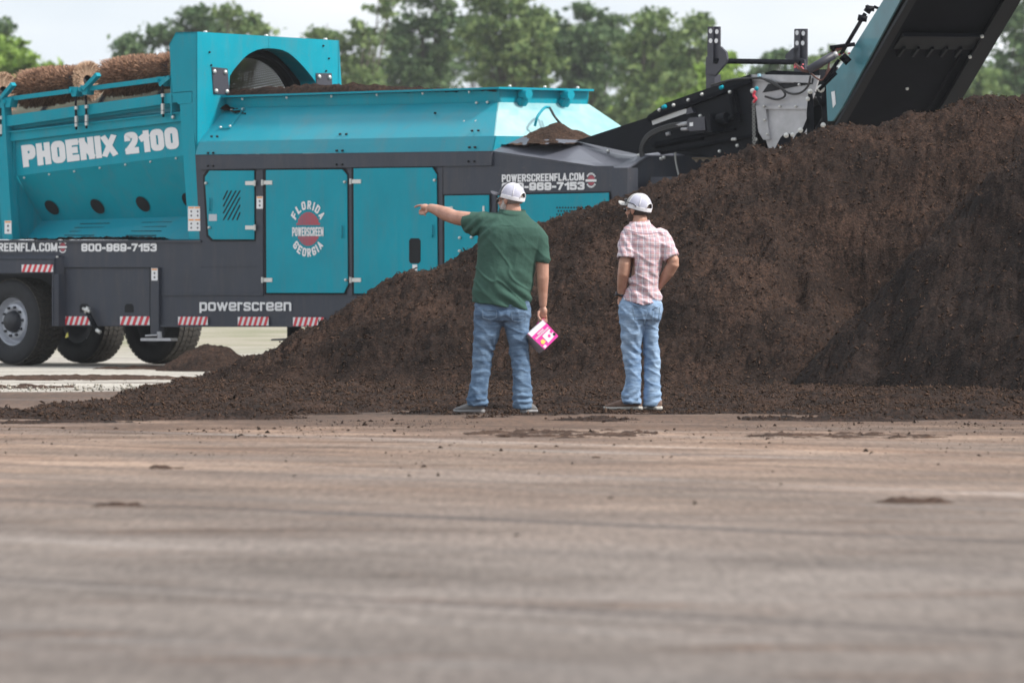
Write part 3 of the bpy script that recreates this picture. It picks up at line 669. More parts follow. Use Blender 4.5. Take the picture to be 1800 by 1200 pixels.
skin(b, [(-14, 172), (6, 170), (22, 421), (4, 421)], 0.03, 0.12)
post1 = part(b, 'frame_post', M['teal'])
b = MB()
skin(b, [(316, 184), (338, 181), (353, 421), (332, 421)], 0.03, 0.10); post2 = part(b, 'frame_post', M['teal'])
b = MB(); skin(b, [(301, 164.5), (337, 161.5), (337, 181), (313, 183.5)], 0.028, 0.03); b.build('gusset_plate', M['teal'], post2)
b = MB(); skin(b, [(-260, 258), (-12, 225), (3, 421), (-260, 421)], 0.25, 0.03); part(b, 'name_panel', M['teal'])
b = MB(); skin(b, [(343, 271), (352.5, 271), (355, 421), (351, 421)], 0.028, 0.01); b.build('trim_strip', M['gray'], house)
bolt(K(304, 206, 0.06), frame, 0.022); bolt(K(10, 243, 0.06), frame, 0.022)
# stray mulch ledge at the shelf foot and in channels are separate heaps (below)
# ---- brush over the drum ------------------------------------------
b = MB()
b.prism([K(12, 170.5, 0.08), K(300, 133, 0.08), K(300, 141.5, 0.08), K(10, 178.5, 0.08)], (0, 0.05, 0)); brf = part(b, 'brush_frame', M['teal'])
for (x, y, s_) in ((128, 157, 1), (147, 154, 1), (282, 139, 1), (12, 176, 1)):
    b = MB(); b.prism([K(x - 7, y - 4, 0.04), K(x + 8, y - 4, 0.04), K(x + 5, y + 13, 0.04), K(x - 2, y + 13, 0.04)], (0, 0.12, 0)); b.tube([K(x - 5, y, 0.03), K(x - 5, y + 6, 0.03)], 0.03, 8); b.build('bracket', M['teal'], brf)
for (x0, y0, x1, y1) in ((0, 177, 24, 148), (148, 157, 173, 131), (285, 148, 300, 136)):
    b = MB(); b.bar(K(x0, y0, 0.05), K(x1, y1, 0.05), 0.05, 0.07, (0, 1, 0)); b.build('lever_arm', M['teal'], brf)
for (x, y0, y1) in ((133, 170, 228), (151, 168, 226), (285, 148, 206), (1, 190, 240)):
    b = MB(); b.tube([K(x, y0, 0.03), K(x + (x == 285) * 1 + 1, y1, 0.03)], 0.014, 8); rod = b.build('threaded_rod', M['black'], brf, True)
    for yy in (y0 + 0.34 * (y1 - y0), y0 + 0.64 * (y1 - y0), y0 + 0.74 * (y1 - y0), y0 + 0.86 * (y1 - y0)):
        n_ = MB(); n_.lathe([(0.001, 0.022), (0.024, 0.02), (0.024, -0.02), (0.001, -0.022)], K(x + 1, yy, 0.03), (0, 0, 1), 6); n_.build('nut', M['zinc'], rod)
brush = empty('drum_brush', parent=mach)
def island_mat(name, c0, c1):
    m = bpy.data.materials.new(name); m.use_nodes = True; t = m.node_tree; b = t.nodes['Principled BSDF']; b.inputs['Roughness'].default_value = 0.8
    g = t.nodes.new('ShaderNodeNewGeometry'); r = t.nodes.new('ShaderNodeValToRGB'); r.color_ramp.elements[0].color = (*c0, 1); r.color_ramp.elements[1].color = (*c1, 1)
    t.links.new(g.outputs['Random Per Island'], r.inputs['Fac']); t.links.new(r.outputs[0], b.inputs['Base Color']); return m
M['bristle'] = island_mat('brush_bristle', (0.09, 0.045, 0.03), (0.42, 0.24, 0.15)); M['bristle_end'] = island_mat('brush_bristle_pale', (0.28, 0.16, 0.10), (0.75, 0.54, 0.38))
def brush_seg(x0, x1, rng):
    a, c = K(x0, 163 - x0 * 0.132, 0.36), K(x1, 163 - x1 * 0.132, 0.36); ax = (c - a).normalized(); X, Y_, _ = frame_of(ax); Ls = (c - a).length
    core = MB(); core.lathe([(0.001, 0), (0.15, 0.01), (0.17, Ls * 0.5), (0.15, Ls - 0.01), (0.001, Ls)], a, ax, 20); co = core.build('brush_core', M['hub'], brush, True)
    n = int(9000 * Ls); th = rng.rand(n) * 2 * np.pi; s = rng.rand(n) * Ls; rr = 0.20 + rng.rand(n) ** 1.5 * 0.05 + 0.015 * np.sin(s * 5)
    tw = rng.randn(n) * 0.18; lean = rng.randn(n) * 0.05; lean = lean + np.where(s > Ls - 0.12, 0.08, 0) - np.where(s < 0.12, 0.08, 0)
    Xn, Yn, An, an = (np.array(q) for q in (X, Y_, ax, a)); 
    def pos(th, r, s): return an + An * s[:, None] + (Xn * np.cos(th)[:, None] + Yn * np.sin(th)[:, None]) * r[:, None]
    wd = 0.0035
    p0 = pos(th - wd / 0.15, np.full(n, 0.12), s); p1 = pos(th + wd / 0.15, np.full(n, 0.12), s); p2 = pos(th + tw + wd / 0.24, rr, s + lean); p3 = pos(th + tw - wd / 0.24, rr, s + lean)
    V = np.stack([p0, p1, p2, p3], 1).reshape(-1, 3); Q = np.arange(4 * n).reshape(-1, 4)
    np_mesh('bristles', V, Q, M['bristle'], brush, False)
    # pale tuft ring at the right-hand end of the roll
    n = 1800; th = rng.rand(n) * 2 * np.pi; s = np.full(n, Ls) + rng.rand(n) * 0.03; rr = 0.20 + rng.rand(n) * 0.06; z_ = rng.rand(n) * 0.05; tw = rng.randn(n) * 0.1; z = z_
    p0 = pos(th - .03, np.full(n, 0.075), s + 0.02); p1 = pos(th + .03, np.full(n, 0.075), s + 0.02); p2 = pos(th + tw + .012, rr, s + 0.015 + z); p3 = pos(th + tw - .012, rr, s + 0.015 + z)
    np_mesh('bristle_end', np.stack([p0, p1, p2, p3], 1).reshape(-1, 3), np.arange(4 * n).reshape(-1, 4), M['bristle_end'], brush, False)
rg = np.random.RandomState(5)
brush_seg(-140, 2, rg); brush_seg(50, 150, rg); brush_seg(198, 318, rg)

# ---- lettering on the machine ------------------------------------
def label_text(s, x0, y0, x1, y1, v, parent, m='white', slope=0.0, style=(0.5, 0.17), gap=0.07):
    """word box in photo pixels on plane v"""
    O = K(x0, y1, v); Rv = K(x1, y1 - slope * (x1 - x0), v) - O; Uv = K(x0, y0, v) - O
    return lettering(s, O, Rv, Uv, (0, -1, 0), parent, M[m], style=style, gap=gap)
label_text('POWERSCREENFLA.COM', -76, 427, 101.5, 442, -0.004, chassis, style=(0.58, 0.2), gap=.06)
label_text('800-969-7153', 143.5, 428, 276, 442, -0.004, chassis, style=(0.82, 0.25), gap=.07)
label_text('powerscreen', 351, 531, 512.5, 546.5, -0.006, chassis, style=(0.85, 0.235), gap=.1)
label_text('POWERSCREENFLA.COM', 882.5, 307, 1027.5, 320.5, -0.014, house, slope=0.022, style=(0.58, 0.2), gap=.06)
label_text('800-969-7153', 882.5, 321.5, 1028, 335.5, -0.014, house, slope=0.012, style=(0.82, 0.26), gap=.06)
def name_word(word, x0, y0t, y0b, x1, y1t, y1b, v):
    O = K(x0 + 4, y0b, v); Rv = K(x1, y1b, v) - O; Uv = K(x0, y0t, v) - O
    return lettering(word, O, Rv, Uv, (0, -1, 0), name_panel, M['white'], style=(0.66, 0.285), gap=.045, lift=0.0)
name_word('PHOENIX', 37, 256, 294.5, 208.5, 234, 274, 0.144)
name_word('2100', 216, 234, 272, 315.5, 221, 261, 0.144)

def logo(cx, cy, r, v, parent, full=True):
    """striped disc with a word bar and two arched words; r metres"""
    c = K(cx, cy, v); o = empty('emblem', parent=parent)
    def P(a, rr): return c + Vector((math.cos(a) * rr, 0, math.sin(a) * rr))
    d = MB(); ns = 15; hw = r * 0.95 / ns
    for i in range(ns):
        x = -r + (i + 0.5) * 2 * r / ns; h = math.sqrt(max(0, r * r - x * x)) * 0.98; ww = (0.62 + 0.3 * i / ns) * r / ns
        top0 = 0.12 * r; bot0 = -0.42 * r; y2 = 0.02 * r
        if h > top0: d.prism([c + Vector((x - ww, 0, top0 + 0.1 * r)), c + Vector((x + ww, 0, top0 + 0.1 * r)), c + Vector((x + ww, 0, h)), c + Vector((x - ww, 0, h))], (0, 0.001, 0))
        if h > -bot0: d.prism([c + Vector((x - ww, 0, -h)), c + Vector((x + ww, 0, -h)), c + Vector((x + ww, 0, bot0)), c + Vector((x - ww, 0, bot0))], (0, 0.001, 0))
    d.build('striped_disc', M['logored'], o)
    zb0, zb1 = (-0.36 * r, 0.14 * r)
    if full:
        lettering('POWERSCREEN', c + Vector((-1.32 * r, 0, -0.42 * r)), (2.64 * r, 0, 0), (0, 0, 0.52 * r), (0, -1, 0), o, M['white'], style=(0.52, 0.19), gap=.05, lift=0.003)
        # arched words, one glyph at a time
        for word, rr, top in (('FLORIDA', 1.14 * r, True), ('GEORGIA', 1.62 * r, False)):
            mb = MB(); n = len(word); span = R(132) if top else R(112); cum = [0]
            wds = {'I': 0.5}; tot = sum(wds.get(ch, 1.0) for ch in word); acc = 0
            for ch in word:
                wd = wds.get(ch, 1.0); f = (acc + wd / 2) / tot; acc += wd
                a = (math.pi / 2 + span / 2 - f * span) if top else (-math.pi / 2 - span / 2 + f * span)
                ur = Vector((math.cos(a), 0, math.sin(a))); tg = Vector((math.sin(a), 0, -math.cos(a))) if top else Vector((-math.sin(a), 0, math.cos(a)))
                up = ur if top else -ur; gw = (0.12 if ch == 'I' else 0.33) * r; gh = 0.5 * r
                Og = c + ur * rr - tg * gw / 2
                lettering(ch, Og, tg * gw, up * gh, (0, -1, 0), None, None, style=(0.62, 0.22), lift=0.002, mb=mb)
            mesh_obj('arched_word', mb.v, mb.f, M['white'], o)
    else:
        w_ = MB(); w_.prism([c + Vector((-1.5 * r, -0.002, -0.28 * r)), c + Vector((1.5 * r, -0.002, -0.28 * r)), c + Vector((1.5 * r, -0.002, 0.18 * r)), c + Vector((-1.5 * r, -0.002, 0.18 * r))], (0, 0.001, 0))
        for s_ in (1, -1):
            for k in range(7):
                a0 = s_ * (R(32) + k * R(17)); a1 = a0 + s_ * R(12.5)
                w_.prism([P(a0, 1.12 * r), P(a1, 1.12 * r), P(a1, 1.5 * r), P(a0, 1.5 * r)], (0, 0.001, 0))
        w_.build('word_marks', M['white'], o)
    return o
logo(541.5, 402.5, 0.205, -0.0335, d2)
logo(110, 434, 0.052, -0.004, chassis, False)
logo(1039, 317, 0.058, -0.0135, house, False)

# small warning decals: white plate, orange head, grey pictograms
def decal(x0, y0, x1, y1, v, parent, cols=1, rows=1):
    b = MB(); b.prism([K(x0, y0, v), K(x1, y0 - 0.0, v), K(x1, y1, v), K(x0, y1, v)], (0, 0.003, 0)); o = b.build('warning_decal', M['white'], parent)
    g = MB()
    for r_ in range(rows):
        for c in range(cols):
            a = x0 + (x1 - x0) * (c + 0.08) / cols; e = x0 + (x1 - x0) * (c + 0.92) / cols; t0 = y0 + (y1 - y0) * (r_ + 0.04) / rows; t1 = y0 + (y1 - y0) * (r_ + 0.15) / rows
            h = MB(); h.prism([K(a, t0, v - .002), K(e, t0, v - .002), K(e, t1, v - .002), K(a, t1, v - .002)], (0, 0.001, 0)); h.build('decal_header', M['orange'], o)
            for k in range(2):
                m0 = y0 + (y1 - y0) * (r_ + 0.3 + k * 0.34) / rows; m1 = m0 + (y1 - y0) * 0.2 / rows; xm = (a + e) / 2; q = (e - a) * 0.2
                g.prism([K(xm, m0, v - .002), K(xm + q, (m0 + m1) / 2, v - .002), K(xm, m1, v - .002), K(xm - q, (m0 + m1) / 2, v - .002)], (0, 0.001, 0))
    g.build('decal_pictogram', M['plate'], o)
decal(330.5, 363, 353, 406, 0.026, post2, 2, 2); decal(8, 388, 20, 411, 0.026, post1); decal(266, 471.5, 277, 493, -0.044, jk)
decal(451, 345, 462, 367, -0.016, house); 
b = MB(); b.prism([K(367, 376.5, -0.034), K(381, 376.5, -0.034), K(381, 388.5, -0.034), K(367, 388.5, -0.034)], (0, 0.003, 0)); b.build('maker_plate', mat('pale_plate', (0.45, 0.5, 0.55), 0.5), d1)

# ---- tail conveyor (black) at the right-hand end -------------------
VC = 0.62
def VK(x, y, v=VC): return K(x, y, v)
tail = empty('tail_conveyor', parent=mach)
b = MB()
b.prism([VK(*p) for p in [(1012, 248), (1137, 207), (1139, 203), (1171, 181), (1237, 158), (1318, 131), (1330, 245), (1325, 290), (1277, 283), (1190, 262), (1125, 272)]], (0, 0.025, 0))
sp = b.build('side_plate', M['black'], tail)
b = MB()
b.prism([VK(x, y, VC - 0.05) for x, y in [(1137, 207), (1316, 140), (1318, 146), (1139, 214)]], (0, 0.05, 0))
b.prism([VK(x, y, VC - 0.04) for x, y in [(1145, 255), (1290, 225), (1291, 229), (1146, 259)]], (0, 0.04, 0))
b.prism([VK(x, y, VC - 0.05) for x, y in [(1160, 268), (1325, 235), (1326, 239), (1161, 272)]], (0, 0.05, 0))
b.build('stiffener', M['belly'], tail)
b = MB(); b.prism([VK(x, y, VC + 1.4) for x, y in [(1190, 190), (1270, 160), (1470, 118), (1470, 300), (1190, 280)]], (0, 0.03, 0)); b.build('side_plate', M['black'], tail)
b = MB(); b.prism([K(1128, 262, VC + 0.03), K(1320, 170, VC + 0.03), K(1320, 170, VC + 0.03) + Vector((0, 1.36, 0)), K(1128, 262, VC + 0.03) + Vector((0, 1.36, 0))], (0, 0, 0.02)); b.build('belt', M['rubber'], tail)
b = MB(); b.prism([VK(x, y, 0.2) for x, y in [(1144, 311), (1210, 311), (1320, 311), (1320, 470), (1144, 470)]], (0, 1.9, 0)); b.build('support_base', M['gray'], tail)
b = MB(); b.prism([VK(x, y, VC + 0.9) for x, y in [(1125, 255), (1330, 215), (1330, 340), (1125, 340)]], (0, 0.03, 0)); b.build('inner_wall', M['dark'], tail)
b = MB(); b.tube([K(1160, 256, VC + .08), K(1246, 240, VC + .08)], 0.09, 14); b.build('idler_drum', M['belly'], tail, True)
b = MB()
for i in range(5): b.prism([K(1218 + i * 12, 279 - i * 0.5, VC - .02), K(1229 + i * 12, 278 - i * .5, VC - .02), K(1224 + i * 12, 286 - i * 1.5, VC - .02)], (0, 0.02, 0))
b.prism([K(1216, 277, VC - .02), K(1271, 277, VC - .02), K(1271, 280, VC - .02), K(1216, 280, VC - .02)], (0, 0.02, 0)); b.build('toothed_skirt', mat('rusty_edge', (0.12, 0.09, 0.06), 0.8), tail)
b = MB(); b.prism([VK(x, y, VC - .03) for x, y in [(1145, 212), (1147, 209), (1204, 191.5), (1207, 193), (1206, 199), (1147, 220)]], (0, 0.02, 0)); b.build('light_bar', mat('pale_cover', (0.5, 0.5, 0.5), 0.5), tail)
b = MB(); b.prism([VK(x, y, VC - .05) for x, y in [(1207, 192), (1214, 188), (1219, 198), (1206, 202)]], (0, 0.05, 0)); b.build('bar_mount', M['plate'], tail)
mo = MB(); mo.prism([VK(x, y, VC - .22) for x, y in [(1208, 211), (1212, 207), (1238, 205), (1240, 229), (1212, 231), (1208, 227)]], (0, 0.2, 0)); mo_ = mo.build('hydraulic_motor', M['plate'], tail)
b = MB(); b.prism([VK(x, y, VC - .24) for x, y in [(1240, 202), (1247, 201), (1250, 232), (1243, 234)]], (0, 0.24, 0)); b.tube([VK(1250, 214, VC - .1), VK(1278, 207, VC - .1)], 0.065, 12); b.tube([VK(1253, 221, VC - .1), VK(1290, 206, VC - .05)], 0.03, 8); b.build('motor_flange', M['black'], mo_)
b = MB(); b.tube([VK(1179, 222, VC - .12), VK(1208, 217, VC - .12)], 0.025, 8); b.tube([VK(1198, 227, VC - .12), VK(1209, 227, VC - .12)], 0.02, 8); b.tube([VK(1174, 233, VC - .1), VK(1175, 238, VC - .1)], 0.03, 8); b.build('hose_fitting', M['steel'], mo_, True)
b = MB(); b.prism([VK(x, y, VC - .225) for x, y in [(1212, 216), (1218, 215), (1218, 222), (1212, 222)]], (0, 0.003, 0)); b.build('motor_plate', M['white'], mo_)
b = MB()
for off in (0, 1, 2):
    b.tube(bez([VK(1146 - off * 3, 330, VC - .15), VK(1137 - off * 3, 290, VC - .18), VK(1130 - off * 2, 262, VC - .2), VK(1143 - off * 2, 240 - off * 2, VC - .2), VK(1172, 227 - off * 3, VC - .15), VK(1200, 222 - off * 3, VC - .12)]), 0.016, 8)
b.build('hydraulic_hose', M['hose'], tail, True)
b = MB()
b.prism([VK(x, y, VC - .06) for x, y in [(1278, 160), (1288, 158), (1302, 212), (1294, 214)]], (0, 0.06, 0)); b.prism([VK(x, y, VC - .1) for x, y in [(1281, 170), (1285, 169), (1291, 200), (1287, 201)]], (0, 0.04, 0)); b.build('adjuster_plate', M['belly'], tail)
for x, y in ((1283, 162), (1287, 178), (1234, 166), (1210, 176), (1184, 185), (1159, 193.5), (1292, 245), (1288, 245), (1296, 256), (1265, 266), (1167, 277), (1162, 279), (1250, 210), (1248, 230), (1262, 215), (1231, 204), (1328, 245)): bolt(VK(x, y, VC - .07), tail, 0.02)
for x, y in ((1167, 188), (1268, 154)):
    b = MB(); b.tube([VK(x - 2, y + 1, VC - .06), VK(x + 3, y - 1, VC - .06)], 0.024, 8); b.build('grease_cap', M['teal'], tail, True)
# brackets and cross tube
def bracket(x0, x1, v, ytop, ybot, holes, armx):
    b = MB(); b.prism([K(x, y, v) for x, y in [(x0 + 2, ytop), (x0 + 11, ytop), (x0 + 11, ytop + 8), (x0 + 10.5, ybot), (x0, ybot), (x0 + 1, ytop + 2)]], (0, 0.02, 0))
    b.prism([K(x, y, v + .03) for x, y in [(x0 + 12, ytop), (x1, ytop), (x1, ybot), (x0 + 12, ybot)]], (0, 0.02, 0))
    o = b.build('mast_bracket', M['plate'], tail)
    for (hx, hy) in holes:
        h = MB(); c = K(hx, hy, v - 0.001); h.add([c + Vector((math.cos(a) * 0.028, 0, math.sin(a) * 0.028)) for a in [k * math.pi / 8 for k in range(16)]], [tuple(range(16))]); h.build('bolt_hole', M['white'], o, fix=False)
    return o
br1 = bracket(1243, 1265, VC + 0.0, 47, 112, [(1249, 55), (1260, 56), (1249, 72), (1259, 72)], 1)
b = MB(); b.prism([K(x, y, VC + .01) for x, y in [(1241, 100), (1240, 132), (1256, 134), (1275, 112), (1278, 105), (1276, 92), (1266, 82), (1262, 82), (1264, 106), (1258, 108)]], (0, 0.03, 0))
b.prism([K(x, y, VC + .01) for x, y in [(1241, 131), (1256, 131), (1256, 160), (1241, 163)]], (0, 0.1, 0)); b.build('gusset_plate', M['plate'], br1)
v2 = VC + 1.42
br2 = bracket(1395, 1418, v2, 51, 112, [(1401, 58), (1412, 59), (1401, 76), (1411, 76)], -1)
b = MB(); b.prism([K(x, y, v2) for x, y in [(1394, 84), (1381, 96), (1380, 103), (1394, 110), (1397, 135), (1416, 138), (1414, 105), (1400, 100), (1404, 84)]], (0, 0.05, 0)); b.build('gusset_plate', M['plate'], br2)
b = MB(); b.tube([K(1258, 107.5, VC), K(1404, 109.5, v2)], 0.032, 10); b.build('cross_tube', M['belly'], tail, True)
# galvanised transfer hopper
gh = MB()
gy = VC + 0.05
def G(x, y, dv=0.0): return K(x, y, gy + dv)
gh.prism([G(*p) for p in [(1318, 131), (1440, 133), (1432, 163), (1420, 192), (1420, 290), (1360, 290), (1346, 246), (1340, 244), (1331, 225), (1328, 185)]], (0, 0.02, 0)); trh = gh.build('transfer_hopper', M['steel'], tail)
b = MB(); b.prism([G(x, y, -.03) for x, y in [(1318, 131), (1425, 133), (1425, 146), (1420, 146), (1318, 142)]], (0, 0.03, 0)); b.build('hopper_lip', M['steel'], trh)
b = MB(); b.prism([G(x, y, -.03) for x, y in [(1328, 186), (1420, 186), (1420, 192), (1346, 192), (1353, 245), (1342, 246), (1333, 232)]], (0, 0.03, 0)); b.build('hopper_flange', M['steel'], trh)
b = MB(); b.prism([G(x, y, -.006) for x, y in [(1350, 148), (1380, 146), (1395, 146), (1395, 139), (1430, 138), (1428, 148), (1395, 153), (1360, 160), (1340, 163)]], (0, 0.004, 0)); b.build('torn_rubber_flap', M['rubber'], trh)
for x, y in ((1343, 187), (1371, 187), (1399, 187), (1344.5, 211), (1349, 236), (1405, 149)): bolt(G(x, y, -.04), trh, 0.016)
b = MB()
for i in range(26):
    y = 178 + i * 3.4; s_ = 1 if i % 2 else 0
    c = VK(1324.5 + i * 0.05, y, VC - .12); b.tube([c + Vector((0.012 * math.cos(a), 0.012 * s_ * math.cos(a) * 1, 0.017 * math.sin(a))) for a in [k * math.pi / 4 for k in range(9)]], 0.005, 5, cap=False)
b.build('chain', M['chain'], tail)
b = MB(); b.tube(bez([VK(1327, 160, VC - .13), VK(1325, 168, VC - .13), VK(1329, 174, VC - .13), VK(1325, 180, VC - .13)]), 0.016, 8); b.build('chain_hook', M['redpaint'], tail, True)
bolt(VK(1323, 160, VC - .1), tail, 0.03); bolt(VK(1330, 156, VC - .1), tail, 0.025, m='teal')
b = MB(); b.tube(bez([VK(1187, 268, VC - .15), VK(1188, 285, VC - .15), VK(1193, 308, VC - .15)]), 0.013, 6); b.build('chain', M['chain'], tail)
b = MB()
for pts in ([(1335, 136), (1348, 142), (1372, 155), (1380, 168), (1366, 175), (1345, 170)], [(1335, 137), (1360, 145), (1385, 163), (1405, 164), (1420, 152), (1425, 133)], [(1250, 150), (1290, 140), (1335, 137)]):
    b.tube(bez([G(x, y, -.06) for x, y in pts]), 0.013, 8)
b.build('hydraulic_hose', M['hose'], tail, True)
b = MB(); b.prism([G(x, y, 0.7) for x, y in [(1345, 128), (1360, 124), (1400, 126), (1425, 128), (1440, 122), (1440, 140), (1345, 140)]], (0, 0.1, 0)); b.build('valve_block', M['black'], tail)
b = MB(); b.tube([G(1334, 130, -.05), G(1335, 138, -.05)], 0.02, 8); b.build('light_fitting', mat('pale_blue', (0.3, 0.5, 0.6), 0.4), tail)

# ---- stockpile conveyor ------------------------------------------
AL, PH = R(30.5), R(18)
dv_ = Vector((math.sin(PH) * math.cos(AL), -math.cos(PH) * math.cos(AL), math.sin(AL)))
rv_ = Vector((math.cos(PH), math.sin(PH), 0.0)); nv_ = rv_.cross(dv_)
if nv_.z < 0: nv_ = -nv_
BP = at(1477, 230, 87.6)
def ldir(d): return Vector(((d.x - d.y) * SC, (d.x + d.y) * SC, d.z))
def ray(x, y, p, n):
    c = Vector((0, 0, CAMH)); d = at(x, y, 50.0) - c; return c + d * ((p - c).dot(n) / d.dot(n))
def S(s, r, h): return loc(BP + dv_ * s + rv_ * r + nv_ * h)      # conveyor coordinates
def SP(x, y, r=0.0): return loc(ray(x, y, BP + rv_ * r, rv_))      # photo pixel on a side plane
st = empty('stockpile_conveyor', parent=mach)
ext = ldir(rv_) * 0.02
b = MB(); b.prism([SP(*p, -0.06) for p in [(1451, 150), (1455, 213), (1464, 213), (1481, 188), (1583, 0), (1640, -105), (1600, -105), (1553, 0), (1490, 100)]], ext); spl = b.build('side_plate', M['teal_dark'] if 'teal_dark' in M else mat('dark_teal_paint', (0.015, 0.13, 0.17), 0.4, coat=0.25, var=0.15, vscale=3, alt=(0.05, 0.2, 0.24)), st)
b = MB(); b.prism([SP(*p, -0.066) for p in [(1461, 162), (1467, 160), (1469, 183), (1464, 190)]], ext * 0.2); b.build('warning_decal', M['white'], spl)
b = MB(); LN = 9.0
b.prism([S(-1.2, -0.06, 0.0), S(LN, -0.06, 0.0), S(LN, 0.015, 0.0), S(-1.2, 0.015, 0.0)], ldir(nv_) * 0.02)
b.prism([S(-1.2, -0.075, 0.0), S(LN, -0.075, 0.0), S(LN, -0.075, 0.05), S(-1.2, -0.075, 0.05)], ldir(rv_) * 0.014)
b.build('bottom_flange', M['black'], st)
b = MB(); b.prism([S(-1.2, 0.015, 0.07), S(LN, 0.015, 0.07), S(LN, 1.05, 0.09), S(-1.2, 1.05, 0.09)], ldir(nv_) * 0.02); b.build('belly_pan', M['belly'], st)
b = MB(); b.prism([S(-1.2, 1.02, 0.0), S(LN, 1.02, 0.0), S(LN, 1.19, 0.0), S(-1.2, 1.19, 0.0)], ldir(nv_) * 0.02)
b.prism([S(-1.2, 1.19, 0.0), S(LN, 1.19, 0.0), S(LN, 1.19, 0.4), S(-1.2, 1.19, 0.4)], ldir(rv_) * 0.02); b.build('side_beam', M['black'], st)
b = MB(); b.prism([S(-1.0, 0.0, 0.42), S(LN, 0.0, 0.42), S(LN, 1.18, 0.42), S(-1.0, 1.18, 0.42)], ldir(nv_) * 0.015); b.build('belt', M['rubber'], st)
sc0 = (ray(1555, 80, BP, nv_) - BP).dot(dv_)
b = MB(); b.prism([S(sc0 - 0.16, 0.11, 0.055), S(sc0 + 0.16, 0.11, 0.03), S(sc0 + 0.16, 1.04, 0.03), S(sc0 - 0.16, 1.04, 0.055)], ldir(nv_) * 0.03)
b.prism([S(sc0 + 0.16, 0.1, -0.01), S(sc0 + 0.2, 0.1, -0.01), S(sc0 + 0.2, 1.04, -0.01), S(sc0 + 0.16, 1.04, -0.01)], ldir(nv_) * 0.05); b.build('cross_member', M['black'], st)
for k in range(5):
    b = MB(); r0 = 0.2 + k * 0.165; b.prism([S(sc0 - 0.30, r0, 0.04), S(sc0 - 0.1, r0, 0.02), S(sc0 - 0.1, r0 + 0.03, 0.02), S(sc0 - 0.30, r0 + 0.03, 0.04)], ldir(nv_) * 0.05); b.build('splice_strap', M['black'], st)
b = MB(); b.prism([S(-1, 0.93, 0.05), S(sc0 - 0.3, 0.93, 0.05), S(sc0 - 0.3, 0.96, 0.05), S(-1, 0.96, 0.05)], ldir(nv_) * 0.05); b.build('stiffener', M['belly'], st)
for s_, r_ in ((sc0 + 0.22, 1.0), (sc0 - 0.2, 1.0), (sc0 - 1.0, 0.55)): bolt(S(s_, r_, -0.01 if r_ > .9 else .08), st, 0.02, tuple(-ldir(nv_)))
# hydraulic ram and hose bundle along the plate
Yd = 87.0
def C(x, y, Y=Yd): return A(x, y, Y)
b = MB(); b.tube([C(1420, 124), C(1466, 97)], 0.045, 12); ram = b.build('hydraulic_ram', M['plate'], st, True)
b = MB(); b.tube([C(1478, 96), C(1521, 24)], 0.022, 8); b.tube([C(1523, 22), C(1530, 12)], 0.04, 8); b.tube([C(1521, 14), C(1537, 16)], 0.03, 8); b.tube([C(1508, 31), C(1524, 34)], 0.035, 8); b.tube([C(1536, 12), C(1546, 16), C(1544, 28), C(1536, 39)], 0.02, 6); b.build('hose_guide', M['black'], ram, True)
b = MB()
rr_ = random.Random(4)
for k in range(6):
    o_ = [rr_.uniform(-3, 3) for _ in range(10)]
    b.tube(bez([C(1398 + o_[0], 114 + o_[1]), C(1412 + o_[2], 124 + o_[3]), C(1428 + o_[4], 124 + o_[5]), C(1450 + o_[6], 110 + o_[7]), C(1464, 92 + o_[8]), C(1480, 84 + o_[9])], 6), 0.010, 6)
b.tube(bez([C(1458, 105), C(1456, 120), C(1452, 130)], 5), 0.012, 6); b.tube(bez([C(1424, 128), C(1436, 138), C(1446, 140), C(1460, 120)], 6), 0.012, 6)
b.build('hose_bundle', M['hosered'], ram, True)
b = MB()
for k in range(9):
    x, y = rr_.uniform(1395, 1412), rr_.uniform(112, 120); b.tube([C(x, y), C(x + 2, y + 2)], 0.010, 6)
b.build('hose_clamp', M['redpaint'], ram)
b = MB()
for k in range(9):
    x, y = rr_.uniform(1462, 1492), rr_.uniform(84, 98); b.tube([C(x, y), C(x + 3, y - 2)], 0.010, 6)
b.build('hose_clamp', M['redpaint'], ram)
b = MB()
for (p, q, r_) in (((1459, 84), (1503, 78), .022), ((1480, 98), (1492, 110), .045), ((1468, 80), (1464, 90), .02), ((1475, 105), (1448, 145), .02), ((1440, 158), (1470, 128), .02)): b.tube([C(*p), C(*q)], r_, 8)
b.build('ram_mount', M['belly'], ram, True)
b = MB(); b.tube([C(1463, 99), C(1472, 94)], 0.035, 8); b.tube([C(1480, 100), C(1486, 98)], 0.03, 8); b.build('ram_pin', M['steel'], ram, True)
b = MB()
Yj = 87.2
for pts in ([(1421, 162), (1428, 160), (1430, 182), (1431, 245), (1419, 247), (1418, 200)], [(1432, 160), (1437, 165), (1450, 182), (1449, 190), (1440, 183)], [(1445, 152), (1452, 150), (1455, 220), (1446, 222), (1444, 180)],
            [(1441, 213), (1452, 222), (1432, 245), (1425, 240)], [(1400, 235), (1410, 228), (1420, 205), (1424, 215), (1398, 262), (1385, 262)], [(1372, 242), (1380, 234), (1392, 236), (1396, 250), (1370, 268), (1360, 266)]):
    b.prism([A(x, y, Yj) for x, y in pts], ldir(Vector((0, 0.06, 0))))
b.build('pivot_linkage', M['black'], st)
for x, y, r_ in ((1443, 156, .045), (1424, 161, .03), (1420, 174, .025), (1447, 220, .03), (1407, 229, .03), (1382, 238, .03), (1393, 237, .025), (1384, 257, .02), (1372, 259, .02)):
    o_ = bolt(A(x, y, Yj - .05), st, r_, tuple(ldir(Vector((0, -1, 0)))))

